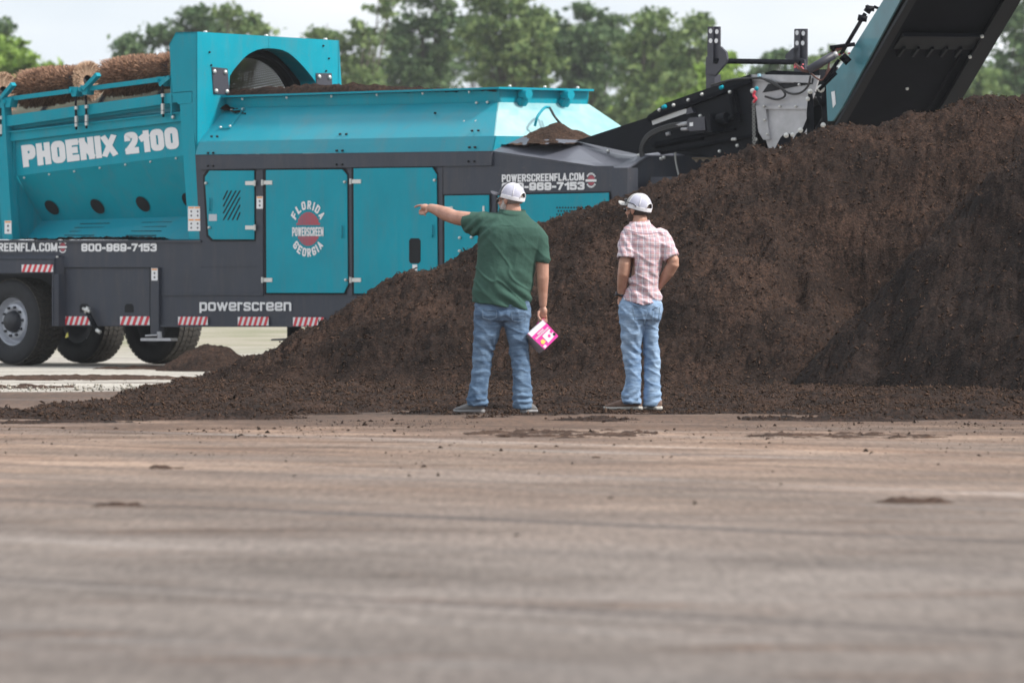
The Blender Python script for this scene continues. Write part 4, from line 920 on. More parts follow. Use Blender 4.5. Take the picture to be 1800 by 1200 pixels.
# ------------------------------------------------------------------ ground
def ground_mat():
    m = bpy.data.materials.new('yard_surface'); m.use_nodes = True; t = m.node_tree; b = t.nodes['Principled BSDF']
    b.inputs['Roughness'].default_value = 0.75; b.inputs['Specular IOR Level'].default_value = 0.35
    nn = t.nodes.new; lk = t.links.new
    g = nn('ShaderNodeNewGeometry'); rot = nn('ShaderNodeMapping'); rot.vector_type = 'POINT'; rot.inputs['Rotation'].default_value = (0, 0, R(-36.9))
    lk(g.outputs['Position'], rot.inputs['Vector'])          # x' = across the wheel tracks, y' = along
    def noise(scale_vec, sc, det=4, rough=0.6, src=None):
        mp = nn('ShaderNodeMapping'); mp.inputs['Scale'].default_value = scale_vec; lk(src or rot.outputs[0], mp.inputs['Vector'])
        n = nn('ShaderNodeTexNoise'); n.inputs['Scale'].default_value = sc; n.inputs['Detail'].default_value = det; n.inputs['Roughness'].default_value = rough
        lk(mp.outputs[0], n.inputs['Vector']); return n.outputs['Fac']
    def ramp(src, p0, c0, p1, c1):
        r = nn('ShaderNodeValToRGB'); r.color_ramp.elements[0].position = p0; r.color_ramp.elements[1].position = p1
        r.color_ramp.elements[0].color = c0 if len(c0) == 4 else (*c0, 1); r.color_ramp.elements[1].color = c1 if len(c1) == 4 else (*c1, 1); lk(src, r.inputs['Fac']); return r.outputs['Color']
    def mixc(f, a, c, mode='MIX'):
        x = nn('ShaderNodeMixRGB'); x.blend_type = mode
        if isinstance(f, float): x.inputs[0].default_value = f
        else: lk(f, x.inputs[0])
        for i, q in ((1, a), (2, c)):
            if isinstance(q, tuple): x.inputs[i].default_value = (*q, 1)
            else: lk(q, x.inputs[i])
        return x.outputs[0]
    def mth(op, a, c=None, d=None, clamp=False):
        x = nn('ShaderNodeMath'); x.operation = op; x.use_clamp = clamp
        for i, q in enumerate((a, c, d)):
            if q is None: continue
            if isinstance(q, (int, float)): x.inputs[i].default_value = q
            else: lk(q, x.inputs[i])
        return x.outputs[0]
    base = ramp(noise((1, 0.12, 1), 0.55), 0.3, (0.104, 0.086, 0.075), 0.7, (0.190, 0.160, 0.140))
    tan = ramp(noise((1, 0.25, 1), 1.3, 5), 0.35, (0.17, 0.10, 0.065), 0.7, (0.36, 0.245, 0.17))
    sep = nn('ShaderNodeSeparateXYZ'); lk(g.outputs['Position'], sep.inputs[0]); sr = nn('ShaderNodeSeparateXYZ'); lk(rot.outputs[0], sr.inputs[0])
    # tan dust near the pile, grey towards the camera
    mr = nn('ShaderNodeMapRange'); mr.inputs['From Min'].default_value = 30; mr.inputs['From Max'].default_value = 52; lk(sep.outputs['Y'], mr.inputs['Value'])
    mr2 = nn('ShaderNodeMapRange'); mr2.inputs['From Min'].default_value = 66; mr2.inputs['From Max'].default_value = 70; mr2.inputs['To Min'].default_value = 1; mr2.inputs['To Max'].default_value = 0; lk(sep.outputs['Y'], mr2.inputs['Value'])
    dust = mth('MULTIPLY', mth('MULTIPLY', mr.outputs[0], mr2.outputs[0]), mth('MULTIPLY_ADD', noise((1, 0.3, 1), 0.8, 5), 2.2, -0.45, True), clamp=True)
    col = mixc(dust, base, tan)
    # pale dry streaks and dark damp streaks
    pale = mth('MULTIPLY_ADD', noise((1, 0.06, 1), 0.9, 3), 5.0, -2.9, True); col = mixc(mth('MULTIPLY', pale, 0.6), col, (0.33, 0.31, 0.295))
    dark = mth('MULTIPLY_ADD', noise((1, 0.05, 1), 1.4, 4), 4.0, -2.35, True); col = mixc(mth('MULTIPLY', dark, 0.4), col, (0.095, 0.083, 0.08))
    # tyre tracks
    wob = mth('MULTIPLY_ADD', noise((0.3, 0.12, 1), 0.6, 2), 0.5, -0.25)
    tt = mth('ADD', sr.outputs['X'], wob)
    for t0, wd, s in ((16.2, 0.16, 1.0), (15.7, 0.3, 0.25), (21.9, 0.26, 0.9), (19.6, 0.35, 0.25), (26.0, 0.22, 0.5), (29.3, 0.16, 0.6), (13.2, 0.5, 0.2), (33.2, 0.3, 0.4), (24.2, 0.12, 0.35)):
        dd = mth('ABSOLUTE', mth('SUBTRACT', tt, t0)); k = mth('SUBTRACT', 1.0, mth('DIVIDE', dd, wd), clamp=True)
        k = mth('MULTIPLY', k, mth('MULTIPLY_ADD', noise((1, 0.3, 1), 0.9, 3), 1.6, 0.0, True), clamp=True)
        col = mixc(mth('MULTIPLY', k, s), col, (0.06, 0.048, 0.045))
    # rust-brown mulch dust smears
    br = mth('MULTIPLY', mth('MULTIPLY_ADD', noise((1, 0.22, 1), 1.7, 6, 0.7), 7.0, -4.1, True), mr.outputs[0]); col = mixc(mth('MULTIPLY', br, 0.7), col, (0.115, 0.058, 0.035))
    # mulch dust thinning out from the foot of the pile, in drawn-out patches
    near = nn('ShaderNodeMapRange'); near.inputs['From Min'].default_value = 50; near.inputs['From Max'].default_value = 61.5; lk(sep.outputs['Y'], near.inputs['Value'])
    pt = mth('MULTIPLY_ADD', mth('ADD', noise((0.55, 1, 1), 0.9, 6, 0.65, g.outputs['Position']), mth('MULTIPLY', mth('POWER', near.outputs[0], 1.6), 0.27)), 7.0, -3.85, True)
    col = mixc(mth('MULTIPLY', pt, 0.85), col, ramp(noise((1, 0.3, 1), 9, 4, 0.8, g.outputs['Position']), 0.3, (0.03, 0.018, 0.012), 0.7, (0.14, 0.078, 0.048)))
    fib = ramp(noise((26, 1.6, 1), 1.0, 4, 0.75, g.outputs['Position']), 0.32, (0.62, 0.60, 0.59), 0.68, (1.36, 1.36, 1.36)); col = mixc(0.75, col, fib, 'MULTIPLY')
    blot = ramp(noise((0.5, 0.35, 1), 0.8, 5, 0.65, g.outputs['Position']), 0.32, (0.68, 0.65, 0.63), 0.66, (1.24, 1.24, 1.25)); col = mixc(0.9, col, blot, 'MULTIPLY')
    # grit
    gr = ramp(noise((1, 1, 1), 16, 4, 0.75, g.outputs['Position']), 0.3, (0.72, 0.72, 0.72), 0.7, (1.25, 1.25, 1.25)); col = mixc(1.0, col, gr, 'MULTIPLY')
    sp = mth('MULTIPLY_ADD', noise((1, 1, 1), 9, 2, 0.5, g.outputs['Position']), 14.0, -9.6, True); col = mixc(mth('MULTIPLY', sp, 0.7), col, (0.05, 0.03, 0.022))
    lk(col, b.inputs['Base Color'])
    bp = nn('ShaderNodeBump'); bp.inputs['Strength'].default_value = 0.6; bp.inputs['Distance'].default_value = 0.03
    lk(noise((1, 0.5, 1), 4.0, 6, 0.7), bp.inputs['Height']); lk(bp.outputs[0], b.inputs['Normal'])
    rg_ = nn('ShaderNodeMapRange'); rg_.inputs['To Min'].default_value = 0.9; rg_.inputs['To Max'].default_value = 0.55; lk(pale, rg_.inputs['Value']); lk(rg_.outputs[0], b.inputs['Roughness'])
    return m
def gravel_mat():
    m = bpy.data.materials.new('limestone_gravel'); m.use_nodes = True; t = m.node_tree; b = t.nodes['Principled BSDF']; b.inputs['Roughness'].default_value = 0.95
    nn = t.nodes.new; lk = t.links.new; g = nn('ShaderNodeNewGeometry')
    def noise(sc, det, rough, sv=(1, 1, 1)):
        mp = nn('ShaderNodeMapping'); mp.inputs['Scale'].default_value = sv; lk(g.outputs['Position'], mp.inputs['Vector'])
        n = nn('ShaderNodeTexNoise'); n.inputs['Scale'].default_value = sc; n.inputs['Detail'].default_value = det; n.inputs['Roughness'].default_value = rough; lk(mp.outputs[0], n.inputs['Vector']); return n.outputs['Fac']
    def ramp(src, *st):
        r = nn('ShaderNodeValToRGB'); e = r.color_ramp.elements; e[0].position = st[0][0]; e[0].color = (*st[0][1], 1); e[1].position = st[-1][0]; e[1].color = (*st[-1][1], 1)
        for p, c in st[1:-1]: x = e.new(p); x.color = (*c, 1)
        lk(src, r.inputs['Fac']); return r.outputs['Color']
    c1 = ramp(noise(0.9, 6, 0.7, (0.35, 1, 1)), (0.37, (0.14, 0.11, 0.095)), (0.44, (0.33, 0.30, 0.265)), (0.62, (0.50, 0.465, 0.41)))
    c2 = ramp(noise(14, 3, 0.7), (0.3, (0.6, 0.6, 0.6)), (0.7, (1.3, 1.3, 1.3)))
    x = nn('ShaderNodeMixRGB'); x.blend_type = 'MULTIPLY'; x.inputs[0].default_value = 1; lk(c1, x.inputs[1]); lk(c2, x.inputs[2])
    sep = nn('ShaderNodeSeparateXYZ'); lk(g.outputs['Position'], sep.inputs[0])
    mr = nn('ShaderNodeMapRange'); mr.inputs['From Min'].default_value = 104; mr.inputs['From Max'].default_value = 128; lk(sep.outputs['Y'], mr.inputs['Value'])
    grs = ramp(noise(0.35, 5, 0.7), (0.40, (0.17, 0.18, 0.09)), (0.55, (0.34, 0.30, 0.24)))
    y = nn('ShaderNodeMixRGB'); lk(mr.outputs[0], y.inputs[0]); lk(x.outputs[0], y.inputs[1]); lk(grs, y.inputs[2]); lk(y.outputs[0], b.inputs['Base Color'])
    bp = nn('ShaderNodeBump'); bp.inputs['Strength'].default_value = 0.8; bp.inputs['Distance'].default_value = 0.03; lk(noise(18, 4, 0.7), bp.inputs['Height']); lk(bp.outputs[0], b.inputs['Normal'])
    return m
g_ = MB(); g_.add([(-1500, -60, -0.004), (1500, -60, -0.004), (1500, 3000, -0.004), (-1500, 3000, -0.004)], [(0, 1, 2, 3)])
tag(g_.build('ground', gravel_mat(), fix=False), kind='structure')
# paved yard with an uneven far edge
ey = [(-60, 74.0)] + [(x, 77.3 + 0.35 * math.sin(x * 1.3) + 0.2 * math.sin(x * 3.7 + 1) + x * 0.25) for x in np.arange(-8, 2, 0.25)] + [(60, 84.0)]
g_ = MB(); g_.add([(-60, 4, 0.0), (60, 4, 0.0)] + [(x, y, 0.0) for x, y in ey[::-1]], [tuple(range(2 + len(ey)))])
yard = g_.build('yard', ground_mat(), fix=False); tag(yard, kind='structure')
# gravel stones along the yard edge and under the machine
def scatter(n, X, Y, Z, size, m, name, parent=None, flat=0.6, seed=1, elong=2.5):
    rg = np.random.RandomState(seed); n = len(X)
    a = rg.randn(n, 3); a[:, 2] *= flat; a /= np.linalg.norm(a, axis=1)[:, None]; t = rg.randn(n, 3); b_ = np.cross(a, t); b_ /= np.linalg.norm(b_, axis=1)[:, None]
    c = np.stack([X, Y, Z], 1); s = size[:, None]
    v = np.stack([c - a * s * elong / 2, c + b_ * s * 0.5, c + a * s * elong / 2, c - b_ * s * 0.5 + np.array([0, 0, 0.3]) * s], 1).reshape(-1, 3)
    i = np.arange(n)[:, None] * 4; Q = np.concatenate([i + np.array([[0, 1, 2]]), i + np.array([[0, 2, 3]]), i + np.array([[0, 3, 1]]), i + np.array([[1, 3, 2]])])
    return np_mesh(name, v, Q, m, parent, False)
rg = np.random.RandomState(11)
n = 1500; X = rg.uniform(-8, 0.5, n); Y = 77.4 + X * .25 + np.abs(rg.randn(n)) * 3.0
o = scatter(n, X, Y, rg.rand(n) * 0.008, 0.012 + rg.rand(n) ** 3 * 0.035, mat('pale_stone', (0.36, 0.33, 0.28), 0.9, var=0.5, vscale=9), 'gravel', seed=4, elong=1.3)
tag(o, 'loose pale limestone gravel beyond the yard edge in front of the wheels', 'gravel', kind='stuff')

# ------------------------------------------------------------------ mulch piles
RID = np.array([(200, 700), (300, 690), (345, 681), (430, 635), (500, 598), (560, 566), (630, 529), (700, 491), (760, 468), (800, 452), (830, 441), (900, 414), (960, 389), (1020, 366), (1090, 344), (1180, 315), (1260, 290), (1330, 268), (1400, 240), (1480, 218), (1560, 202), (1600, 192), (1650, 183), (1700, 172), (1760, 168), (1800, 167), (1950, 170), (2200, 230), (2500, 350)], float)
YR = 78.3
def ridge(X):
    px = 900 + X * FPX / YR; y = np.interp(px, RID[:, 0], RID[:, 1]); return CAMH + (HOR - y) * YR / FPX
def fine(X, Y, z=0):
    wx = fbm(X * 1.5, Y * 1.5, 2, 77) * 0.9; a = fbm(X * 2.4, Y * 1.8, 3, 5) * 0.10
    b_ = (0.35 - np.abs(fbm((X + wx) * 4, (Y + wx) * 3.6, 4, 9, 0.65))) * 0.085
    c = fbm(X * 19, Y * 8, 4, 21, 0.82) * 0.058
    return a + b_ - 0.02 + c
def smax(a, b_, k=0.08):
    h = np.clip(0.5 + 0.5 * (a - b_) / k, 0, 1); return b_ * (1 - h) + a * h + k * h * (1 - h)
def apron(X, Y):
    pxx = 900 + X * FPX / 61.0
    front = np.interp(pxx, [-300, 0, 200, 400, 560, 700, 790, 850, 1080, 1160, 1270, 1330, 1600, 1680, 1900], [56.5, 57.0, 57.4, 59.2, 60.8, 61.4, 60.4, 59.8, 59.2, 59.9, 60.0, 58.6, 58.4, 59.0, 59]) + 1.2 * fbm(X * 0.9, X * 0.0 + 3.1, 4, 2)
    back = np.interp(X, [-8, -4.2, -3.5, -2.9], [62.3, 64.3, 69.0, 90.0])
    m = np.clip((Y - front) / 4.5, 0, 1) * np.clip((back - Y) / 2.0, 0, 1)
    m = m * m * (3 - 2 * m)
    bare = np.exp(-((Y - 63.2 + X * 0.15) / 0.9) ** 4) * np.clip((X - 0.3) / 0.5, 0, 1) * np.clip((2.9 - X) / 0.5, 0, 1); bare = np.maximum(bare, np.exp(-((Y - 59.4) / 1.3) ** 4) * np.clip((X + 0.2) / 0.4, 0, 1)); bare = np.maximum(bare, np.exp(-((Y - 61.0) / 1.0) ** 4) * np.clip((0.4 - X) / .4, 0, 1) * np.clip((X + 1.7) / .5, 0, 1))
    m = m * (1 - 0.9 * bare) * (0.45 + 0.55 * np.clip((Y - 58.0) / 3, 0, 1))
    return -0.05 + 0.075 * m + 0.055 * np.clip((Y - 66.0) / 5, 0, 1) * m + (fbm(X * 0.9, Y * 1.0, 4, 31, 0.6) * 0.075) * (0.55 + 0.45 * m)
def pile_z(X, Y):
    Rr = ridge(X); sl = np.where(Y < YR, 0.50, 0.6)
    d = np.sqrt((Y - YR) ** 2 + 0.15 ** 2) - 0.15
    z = Rr - sl * d
    z = z + 0.11 * fbm(X * 0.9 + Y * 0.25, Y * 0.55, 3, 41)
    def dent(z, px, py_, Yc, sx, sy, dep):
        Xc = (px - 900) * Yc / FPX; return z - dep * np.exp(-((X - Xc) / sx) ** 2 - ((Y - Yc) / sy) ** 2)
    z = dent(z, 1540, 0, 75.8, 0.62, 0.9, 0.75); z = dent(z, 1250, 0, 75.5, 0.75, 1.0, -0.22); z = dent(z, 1490, 0, 76.2, 0.2, 0.3, 0.2); z = dent(z, 1400, 0, 75.7, 0.10, 0.5, 0.22); z = dent(z, 1430, 0, 76.6, 0.3, 0.3, 0.12); z = dent(z, 1660, 0, 76.9, 0.5, 0.4, 0.25)
    z = dent(z, 1080, 0, 76.2, 0.16, 0.4, 0.12); z = dent(z, 1640, 0, 75.0, 0.35, 0.8, 0.2)
    a = apron(X, Y); z = smax(z, a)
    amp = np.clip((z + 0.03) / 0.06, 0.3, 1)
    z = z + fine(X, Y) * amp * np.where(z > 0.25, 1.0, 0.55)
    for mx_, my_ in ((-0.10, 63.7), (1.02, 65.1)):      # trodden flat where the men stand
        g = np.exp(-(((X - mx_) / 0.46) ** 4) - ((Y - my_) / 1.5) ** 4); z = z * (1 - g) + g * (0.0 + np.clip(z, -0.03, 0.1) * 0.06)
    return z
def axis(*seg):
    o = [np.arange(a, b_, s) for a, b_, s in seg]; return np.concatenate(o)
def heightfield(name, xs, ys, fn, m, smooth=True):
    Xg, Yg = np.meshgrid(xs, ys); Z = fn(Xg, Yg); nx, ny = len(xs), len(ys)
    V = np.stack([Xg.ravel(), Yg.ravel(), Z.ravel()], 1)
    i = np.arange(nx - 1)[None, :] + np.arange(ny - 1)[:, None] * nx
    Q = np.stack([i, i + 1, i + 1 + nx, i + nx], -1).reshape(-1, 4)
    keep = (Z.ravel()[Q] > -0.02).any(1); Q = Q[keep]
    us = np.zeros(len(V), bool); us[Q.ravel()] = True; mp_ = np.cumsum(us) - 1; V = V[us]; Q = mp_[Q]
    return np_mesh(name, V, Q, m, None, smooth)
pile = heightfield('mulch_pile', axis((-7.0, 8.6, 0.022)), axis((53.5, 66, 0.045), (66, 79, 0.03), (79, 84, 0.15)), pile_z, M['mulch'])
tag(pile, 'huge dark brown mulch pile sloping up to the right behind the two men', 'mulch pile')
R2 = np.array([(1385, 690), (1403, 664), (1470, 585), (1547, 507), (1600, 446), (1650, 398), (1695, 355), (1750, 312), (1800, 272), (1900, 215), (2050, 180), (2300, 260)], float)
Y2 = 73.3
def mound_z(X, Y):
    px = 900 + X * FPX / Y2; y = np.interp(px, R2[:, 0], R2[:, 1], left=760); Rr = CAMH + (HOR - y) * Y2 / FPX
    d = np.sqrt((Y - Y2) ** 2 + 0.2 ** 2) - 0.2
    z = Rr - np.where(Y < Y2, 0.72, 0.5) * d + 0.16 * fbm(X * 1.3, Y * 1.1, 4, 55)
    return np.maximum(z, -0.1) + fine(X + 31, Y + 7) * 0.9
md = heightfield('mulch_mound', axis((2.3, 8.6, 0.022)), axis((69.0, 73.5, 0.03), (73.5, 77, 0.06)), mound_z, M['mulch_wet'])
tag(md, 'darker damp mulch mound at the right in front of the big pile', 'mulch pile')
# loose chips over both
n = 150000; X = rg.uniform(-6.5, 6.5, n); Y = 61 + (rg.rand(n) ** 0.8) * 17.5; Z = pile_z(X, Y); k = Z > 0.0; X, Y, Z = X[k], Y[k], Z[k]
Z2 = mound_z(X, Y); inb = (X > 2.4) & (Y > 69.2) & (Y < 77); Z = np.where(inb, np.maximum(Z, Z2), Z)
o = scatter(len(X), X, Y, Z + 0.006, 0.006 + rg.rand(len(X)) ** 4 * 0.020, M['chip'], 'bark_chips', seed=8, flat=0.7, elong=3.0)
tag(o, 'loose shredded bark chips strewn over the mulch pile and its foot', 'mulch', kind='stuff')
n = 14000; X = rg.uniform(-5, 5, n); Y = 61.5 - rg.exponential(5.5, n); dn = fbm(X * 0.9, Y * 0.5, 3, 90); k = dn + rg.rand(n) * 0.5 > 0.28; X, Y = X[k], Y[k]; k = (Y > 30) & (np.abs(X) < Y * 0.067); X, Y = X[k], Y[k]
o = scatter(len(X), X, Y, np.full(len(X), 0.001), 0.004 + rg.rand(len(X)) ** 18 * 0.028, M['mulch'], 'bark_chips', seed=12, flat=0.2, elong=1.6)
tag(o, 'sparse bark crumbs scattered on the bare yard in front of the men', 'mulch', kind='stuff')

def heap(name, fn, x0, x1, y0, y1, step, m, label, cat='mulch heap', group=None):
    o = heightfield(name, np.arange(x0, x1, step), np.arange(y0, y1, step), fn, m); tag(o, label, cat, group); return o
def dome(cx, cy, rx, ry, h, seed, p=1.0, rough=1.0):
    def f(X, Y):
        q = ((X - cx) / rx) ** 2 + ((Y - cy) / ry) ** 2; z = h * (1 - q ** (0.5 * p)) + fbm(X * 6, Y * 6, 3, seed) * 0.04 * rough + fbm(X * 25, Y * 25, 2, seed + 4) * 0.02 * rough; return np.where(q > 1.6, -0.2, z)
    return f
heap('mulch_heap', dome(-3.52, 93.2, 0.62, 0.9, 0.30, 61, 1.5), -4.6, -2.4, 91.5, 95, 0.02, M['mulch'], 'low heap of dark mulch on the gravel below the machine, right of the rear wheels')
def flatp(cx, cy, rx, ry, seed, h=0.03):
    def f(X, Y):
        q = ((X - cx) / rx) ** 2 + ((Y - cy) / ry) ** 2; return h * (1 - q) + fbm(X * 9, Y * 5, 3, seed) * 0.03 - 0.004 + np.where(q > 1.3, -0.1, 0)
    return f
def patch(x, y, wpx, dy, seed, label, h=0.03):
    Yc = CAMH * FPX / (y - HOR); Xc = (x - 900) * Yc / FPX; rx = wpx / 2 * Yc / FPX; ry = dy / 2 * Yc * Yc / (CAMH * FPX)
    heap('mulch_patch', flatp(Xc, Yc, rx, ry, seed, h), Xc - rx * 1.2, Xc + rx * 1.2, Yc - ry * 1.2, Yc + ry * 1.2, max(0.01, rx / 50), M['mulch_dry'], label, 'mulch patch')
patch(1607, 882, 150, 7, 71, 'thin reddish-brown mulch patch on the bare yard at the right', 0.016)
patch(215, 888, 110, 6, 72, 'thin mulch patch on the bare yard at the left', 0.004)
patch(290, 823, 60, 4, 76, 'tiny dark mulch streak on the yard left of centre', 0.004)
patch(150, 664, 360, 7, 78, 'dark mulch streak on the pale gravel at the left edge', 0.02)
patch(40, 680, 160, 3.5, 79, 'thin dark mulch line at the pale gravel edge on the left', 0.015)
patch(300, 647, 260, 4, 80, 'thin dark mulch line on the gravel just in front of the wheels', 0.02)
patch(985, 762, 300, 13, 73, 'thin broken mulch smear on the yard below and between the two men', 0.001)
patch(1490, 766, 330, 9, 74, 'thin broken mulch smear at the right in front of the pile foot', 0.001)
patch(1062, 804, 40, 4, 77, 'tiny mulch patch on the yard under the man in the plaid shirt', 0.008)
# mulch lying on the machine
def mw(p): return Vector((P0[0] + (p[0] + p[1]) * SC, P0[1] + (-p[0] + p[1]) * SC, p[2]))
def local_heap(name, us, vs_, fn, label, m='mulch', cat='mulch heap'):
    U, Vv = np.meshgrid(us, vs_); Z = fn(U, Vv); X = P0[0] + (U + Vv) * SC; Y = P0[1] + (-U + Vv) * SC
    V = np.stack([X.ravel(), Y.ravel(), Z.ravel()], 1); nx, ny = len(us), len(vs_); i = np.arange(nx - 1)[None, :] + np.arange(ny - 1)[:, None] * nx
    o = np_mesh(name, V, np.stack([i, i + 1, i + 1 + nx, i + nx], -1).reshape(-1, 4), M[m], None, True); return tag(o, label, cat)
def hz(U, Vv):
    f = (U - UW) / (uT - UW); base = zRl + (zR - zRl) * f + (zL - zR); e = np.clip(np.minimum(Vv - 0.46, 2.0 - Vv) / 0.12, 0, 1)
    h = np.interp(f, [0, 0.15, 0.3, 0.5, 0.75, 0.8, 0.95, 1.0], [0.11, 0.10, 0.13, 0.05, 0.02, -0.03, 0.02, -0.05])
    return base - 0.03 + e * (h + fbm(U * 5, Vv * 5, 4, 80) * 0.06 + fbm(U * 18, Vv * 18, 2, 85) * 0.03)
local_heap('mulch_load', np.arange(UW + 0.0, uT - 0.02, 0.02), np.arange(0.46, 2.0, 0.03), hz, 'mulch heaped along the top of the teal hopper')
pc = K(974, 240, 0.95)
zc = K(974, 243, 0.95).z; hp_ = K(974, 214, 0.95).z - zc
def hl(U, Vv):
    q = np.sqrt(((U - pc.x - 0.05) / 0.50) ** 2 + ((Vv - pc.y) / 0.50) ** 2); return zc - 0.02 + hp_ * np.clip(1 - q, -0.3, 1) * 1.08 + fbm(U * 9, Vv * 9, 3, 90) * 0.03
local_heap('mulch_heap', np.arange(pc.x - 0.8, pc.x + 0.8, 0.02), np.arange(pc.y - 0.8, pc.y + 0.8, 0.02), hl, 'small brown mulch heap between the pale hopper end and the gray hood', 'mulch_dry')
def sw(U, Vv):
    f = (U - UW) / 0.6; return zTl - 0.05 * f - (0.49 - Vv) * 0.4 + 0.06 * np.clip(1 - f, 0, 1) + fbm(U * 14, Vv * 14, 3, 95) * 0.03 - 0.03
local_heap('mulch_heap', np.arange(UW, UW + 0.75, 0.02), np.arange(0.40, 0.50, 0.015), sw, 'little mulch wedge caught in the corner under the hopper rim')
def sh(U, Vv): return h0.z - 0.02 + 0.02 * np.sin((U - h0.x) * 0.9) + fbm(U * 12, Vv * 12, 3, 99) * 0.03
local_heap('mulch_spill', np.arange(h0.x + 0.1, h1.x - 0.6, 0.02), np.arange(h0.y - 0.2, h0.y + 0.05, 0.02), sh, 'thin line of mulch on the gray beam below the chute shelf')

# ------------------------------------------------------------------ trees
def leaf_mat(name, dark, light, glow=0.35):
    m = bpy.data.materials.new(name); m.use_nodes = True; t = m.node_tree; t.nodes.clear(); nn = t.nodes.new; lk = t.links.new
    g = nn('ShaderNodeNewGeometry'); r = nn('ShaderNodeValToRGB'); r.color_ramp.elements[0].color = (*dark, 1); r.color_ramp.elements[1].color = (*light, 1); lk(g.outputs['Random Per Island'], r.inputs['Fac'])
    d = nn('ShaderNodeBsdfDiffuse'); tr = nn('ShaderNodeBsdfTranslucent'); mx = nn('ShaderNodeMixShader'); mx.inputs[0].default_value = glow; o = nn('ShaderNodeOutputMaterial')
    lk(r.outputs[0], d.inputs['Color']); lk(r.outputs[0], tr.inputs['Color']); lk(d.outputs[0], mx.inputs[1]); lk(tr.outputs[0], mx.inputs[2]); lk(mx.outputs[0], o.inputs['Surface']); return m
LF = {'dark': leaf_mat('dark_leaves', (0.05, 0.095, 0.045), (0.19, 0.27, 0.13)), 'mid': leaf_mat('green_leaves', (0.07, 0.125, 0.05), (0.27, 0.35, 0.14)), 'light': leaf_mat('bright_leaves', (0.15, 0.25, 0.05), (0.34, 0.47, 0.12))}
BARK = mat('bark', (0.09, 0.075, 0.06), 0.9, var=0.3, vscale=6, bump=0.5, bscale=10)
def tree(lobes, Y, kind, label, seed, dens=1.0, size=0.36, spread=30):
    Y = Y * 1.6
    rg = np.random.RandomState(seed); s = Y / FPX; bx = np.average([l[0] for l in lobes], weights=[l[2] for l in lobes]); base = Vector(((bx - 900) * s, Y, 0))
    r_ = empty('tree', base); tag(r_, label, 'tree', 'trees behind the machine')
    C = []; nsum = 0; tb = MB()
    top = min(l[1] for l in lobes); ztop = CAMH + (HOR - top) * s - 0.6
    KT = 1.6; P = [Vector((0, 0, -0.1)), Vector((rg.randn() * .1, 0.1, ztop * 0.3)), Vector((rg.randn() * .25, 0, ztop * 0.6)), Vector((rg.randn() * .3, 0, ztop * 0.9))]
    tb.tube(P, 0.2, 8, taper=[0.24, 0.19, 0.12, 0.04])
    for (lx, ly, lr) in lobes:
        c = Vector(((lx - 900) * s - base.x, rg.uniform(-0.6, 0.6), CAMH + (HOR - ly) * s)); rr = lr * s
        st_ = P[1].lerp(P[2], rg.rand()); st_.z = min(st_.z, c.z - 0.3); mid = st_.lerp(c, 0.55) + Vector((0, 0, 0.15))
        tb.tube([st_, mid, c, c + Vector((0, 0, rr * 0.6))], 0.06, 6, taper=[0.09, 0.06, 0.035, 0.012])
        ncl = max(6, int(dens * (lr / 15.0) ** 2 * 2.0))
        for k in range(ncl):
            d = rg.randn(3); d /= np.linalg.norm(d); q = np.array(c) + d * rr * rg.rand() ** 0.45 * np.array([1, 1, 0.85])
            if k % 3 == 0: tb.tube([mid.lerp(c, rg.rand()), Vector(q)], 0.02, 4, taper=[0.03, 0.008])
            cr_ = spread * s * rg.uniform(0.5, 1.1) * 0.55; nl = int(34 * rg.uniform(0.5, 1.2)); e = rg.randn(nl, 3) * np.array([1, 1, 0.55]) * cr_ * 0.62; C.append(q[None, :] + e)
    L_ = np.concatenate(C); n = len(L_); sz = size * (0.5 + rg.rand(n) * 0.8)
    a = rg.randn(n, 3); a /= np.linalg.norm(a, axis=1)[:, None]; t = rg.randn(n, 3); t[:, 2] += 0.4; b_ = np.cross(a, t); b_ /= np.linalg.norm(b_, axis=1)[:, None]
    V = np.stack([L_ - a * sz[:, None] * .55, L_ + b_ * sz[:, None] * .32, L_ + a * sz[:, None] * .55, L_ - b_ * sz[:, None] * .32], 1).reshape(-1, 3)
    np_mesh('crown', V, np.arange(4 * n).reshape(-1, 4), LF[kind], r_, False); tb.build('trunk', BARK, r_, True)
    return r_
tree([(10, 150, 62), (50, 130, 45), (-30, 110, 60), (80, 165, 30), (20, 205, 60), (20, 95, 30)], 190, 'light', 'bright green round tree at the left edge above the brush rolls', 1, 1.3)
tree([(-40, 40, 45), (-5, 40, 20), (12, 52, 12), (-30, 90, 40)], 230, 'dark', 'dark tree poking in at the top of the left edge', 2, 0.9)
tree([(330, 60, 55), (245, 92, 40), (215, 85, 20), (380, 45, 42), (290, 60, 34), (340, 110, 70), (260, 130, 45), (345, 28, 22), (300, 160, 60)], 240, 'dark', 'dark green tree behind the left side of the teal drum box', 3, 0.95)
tree([(425, 50, 38), (455, 62, 20), (400, 28, 24), (440, 90, 50), (400, 120, 50)], 236, 'mid', 'mid green tree behind the middle of the teal drum box', 4, 0.9)
tree([(575, 56, 26), (560, 62, 14), (620, 95, 40), (640, 60, 34), (665, 20, 30), (640, 140, 50), (690, -10, 24), (600, 130, 30)], 238, 'mid', 'loose sparse tree just right of the teal drum box', 5, 0.85)
tree([(735, 30, 50), (700, 70, 40), (770, -10, 55), (740, 100, 60), (790, 60, 50), (700, 130, 45), (740, 150, 60)], 245, 'dark', 'tall dark tree right of the sparse one, its top out of frame', 6, 0.9)
tree([(870, 30, 60), (850, 80, 60), (910, 70, 60), (880, -20, 60), (935, 30, 35), (880, 130, 70), (950, 110, 50)], 242, 'mid', 'broad green tree above the middle of the hopper', 7, 1.1)
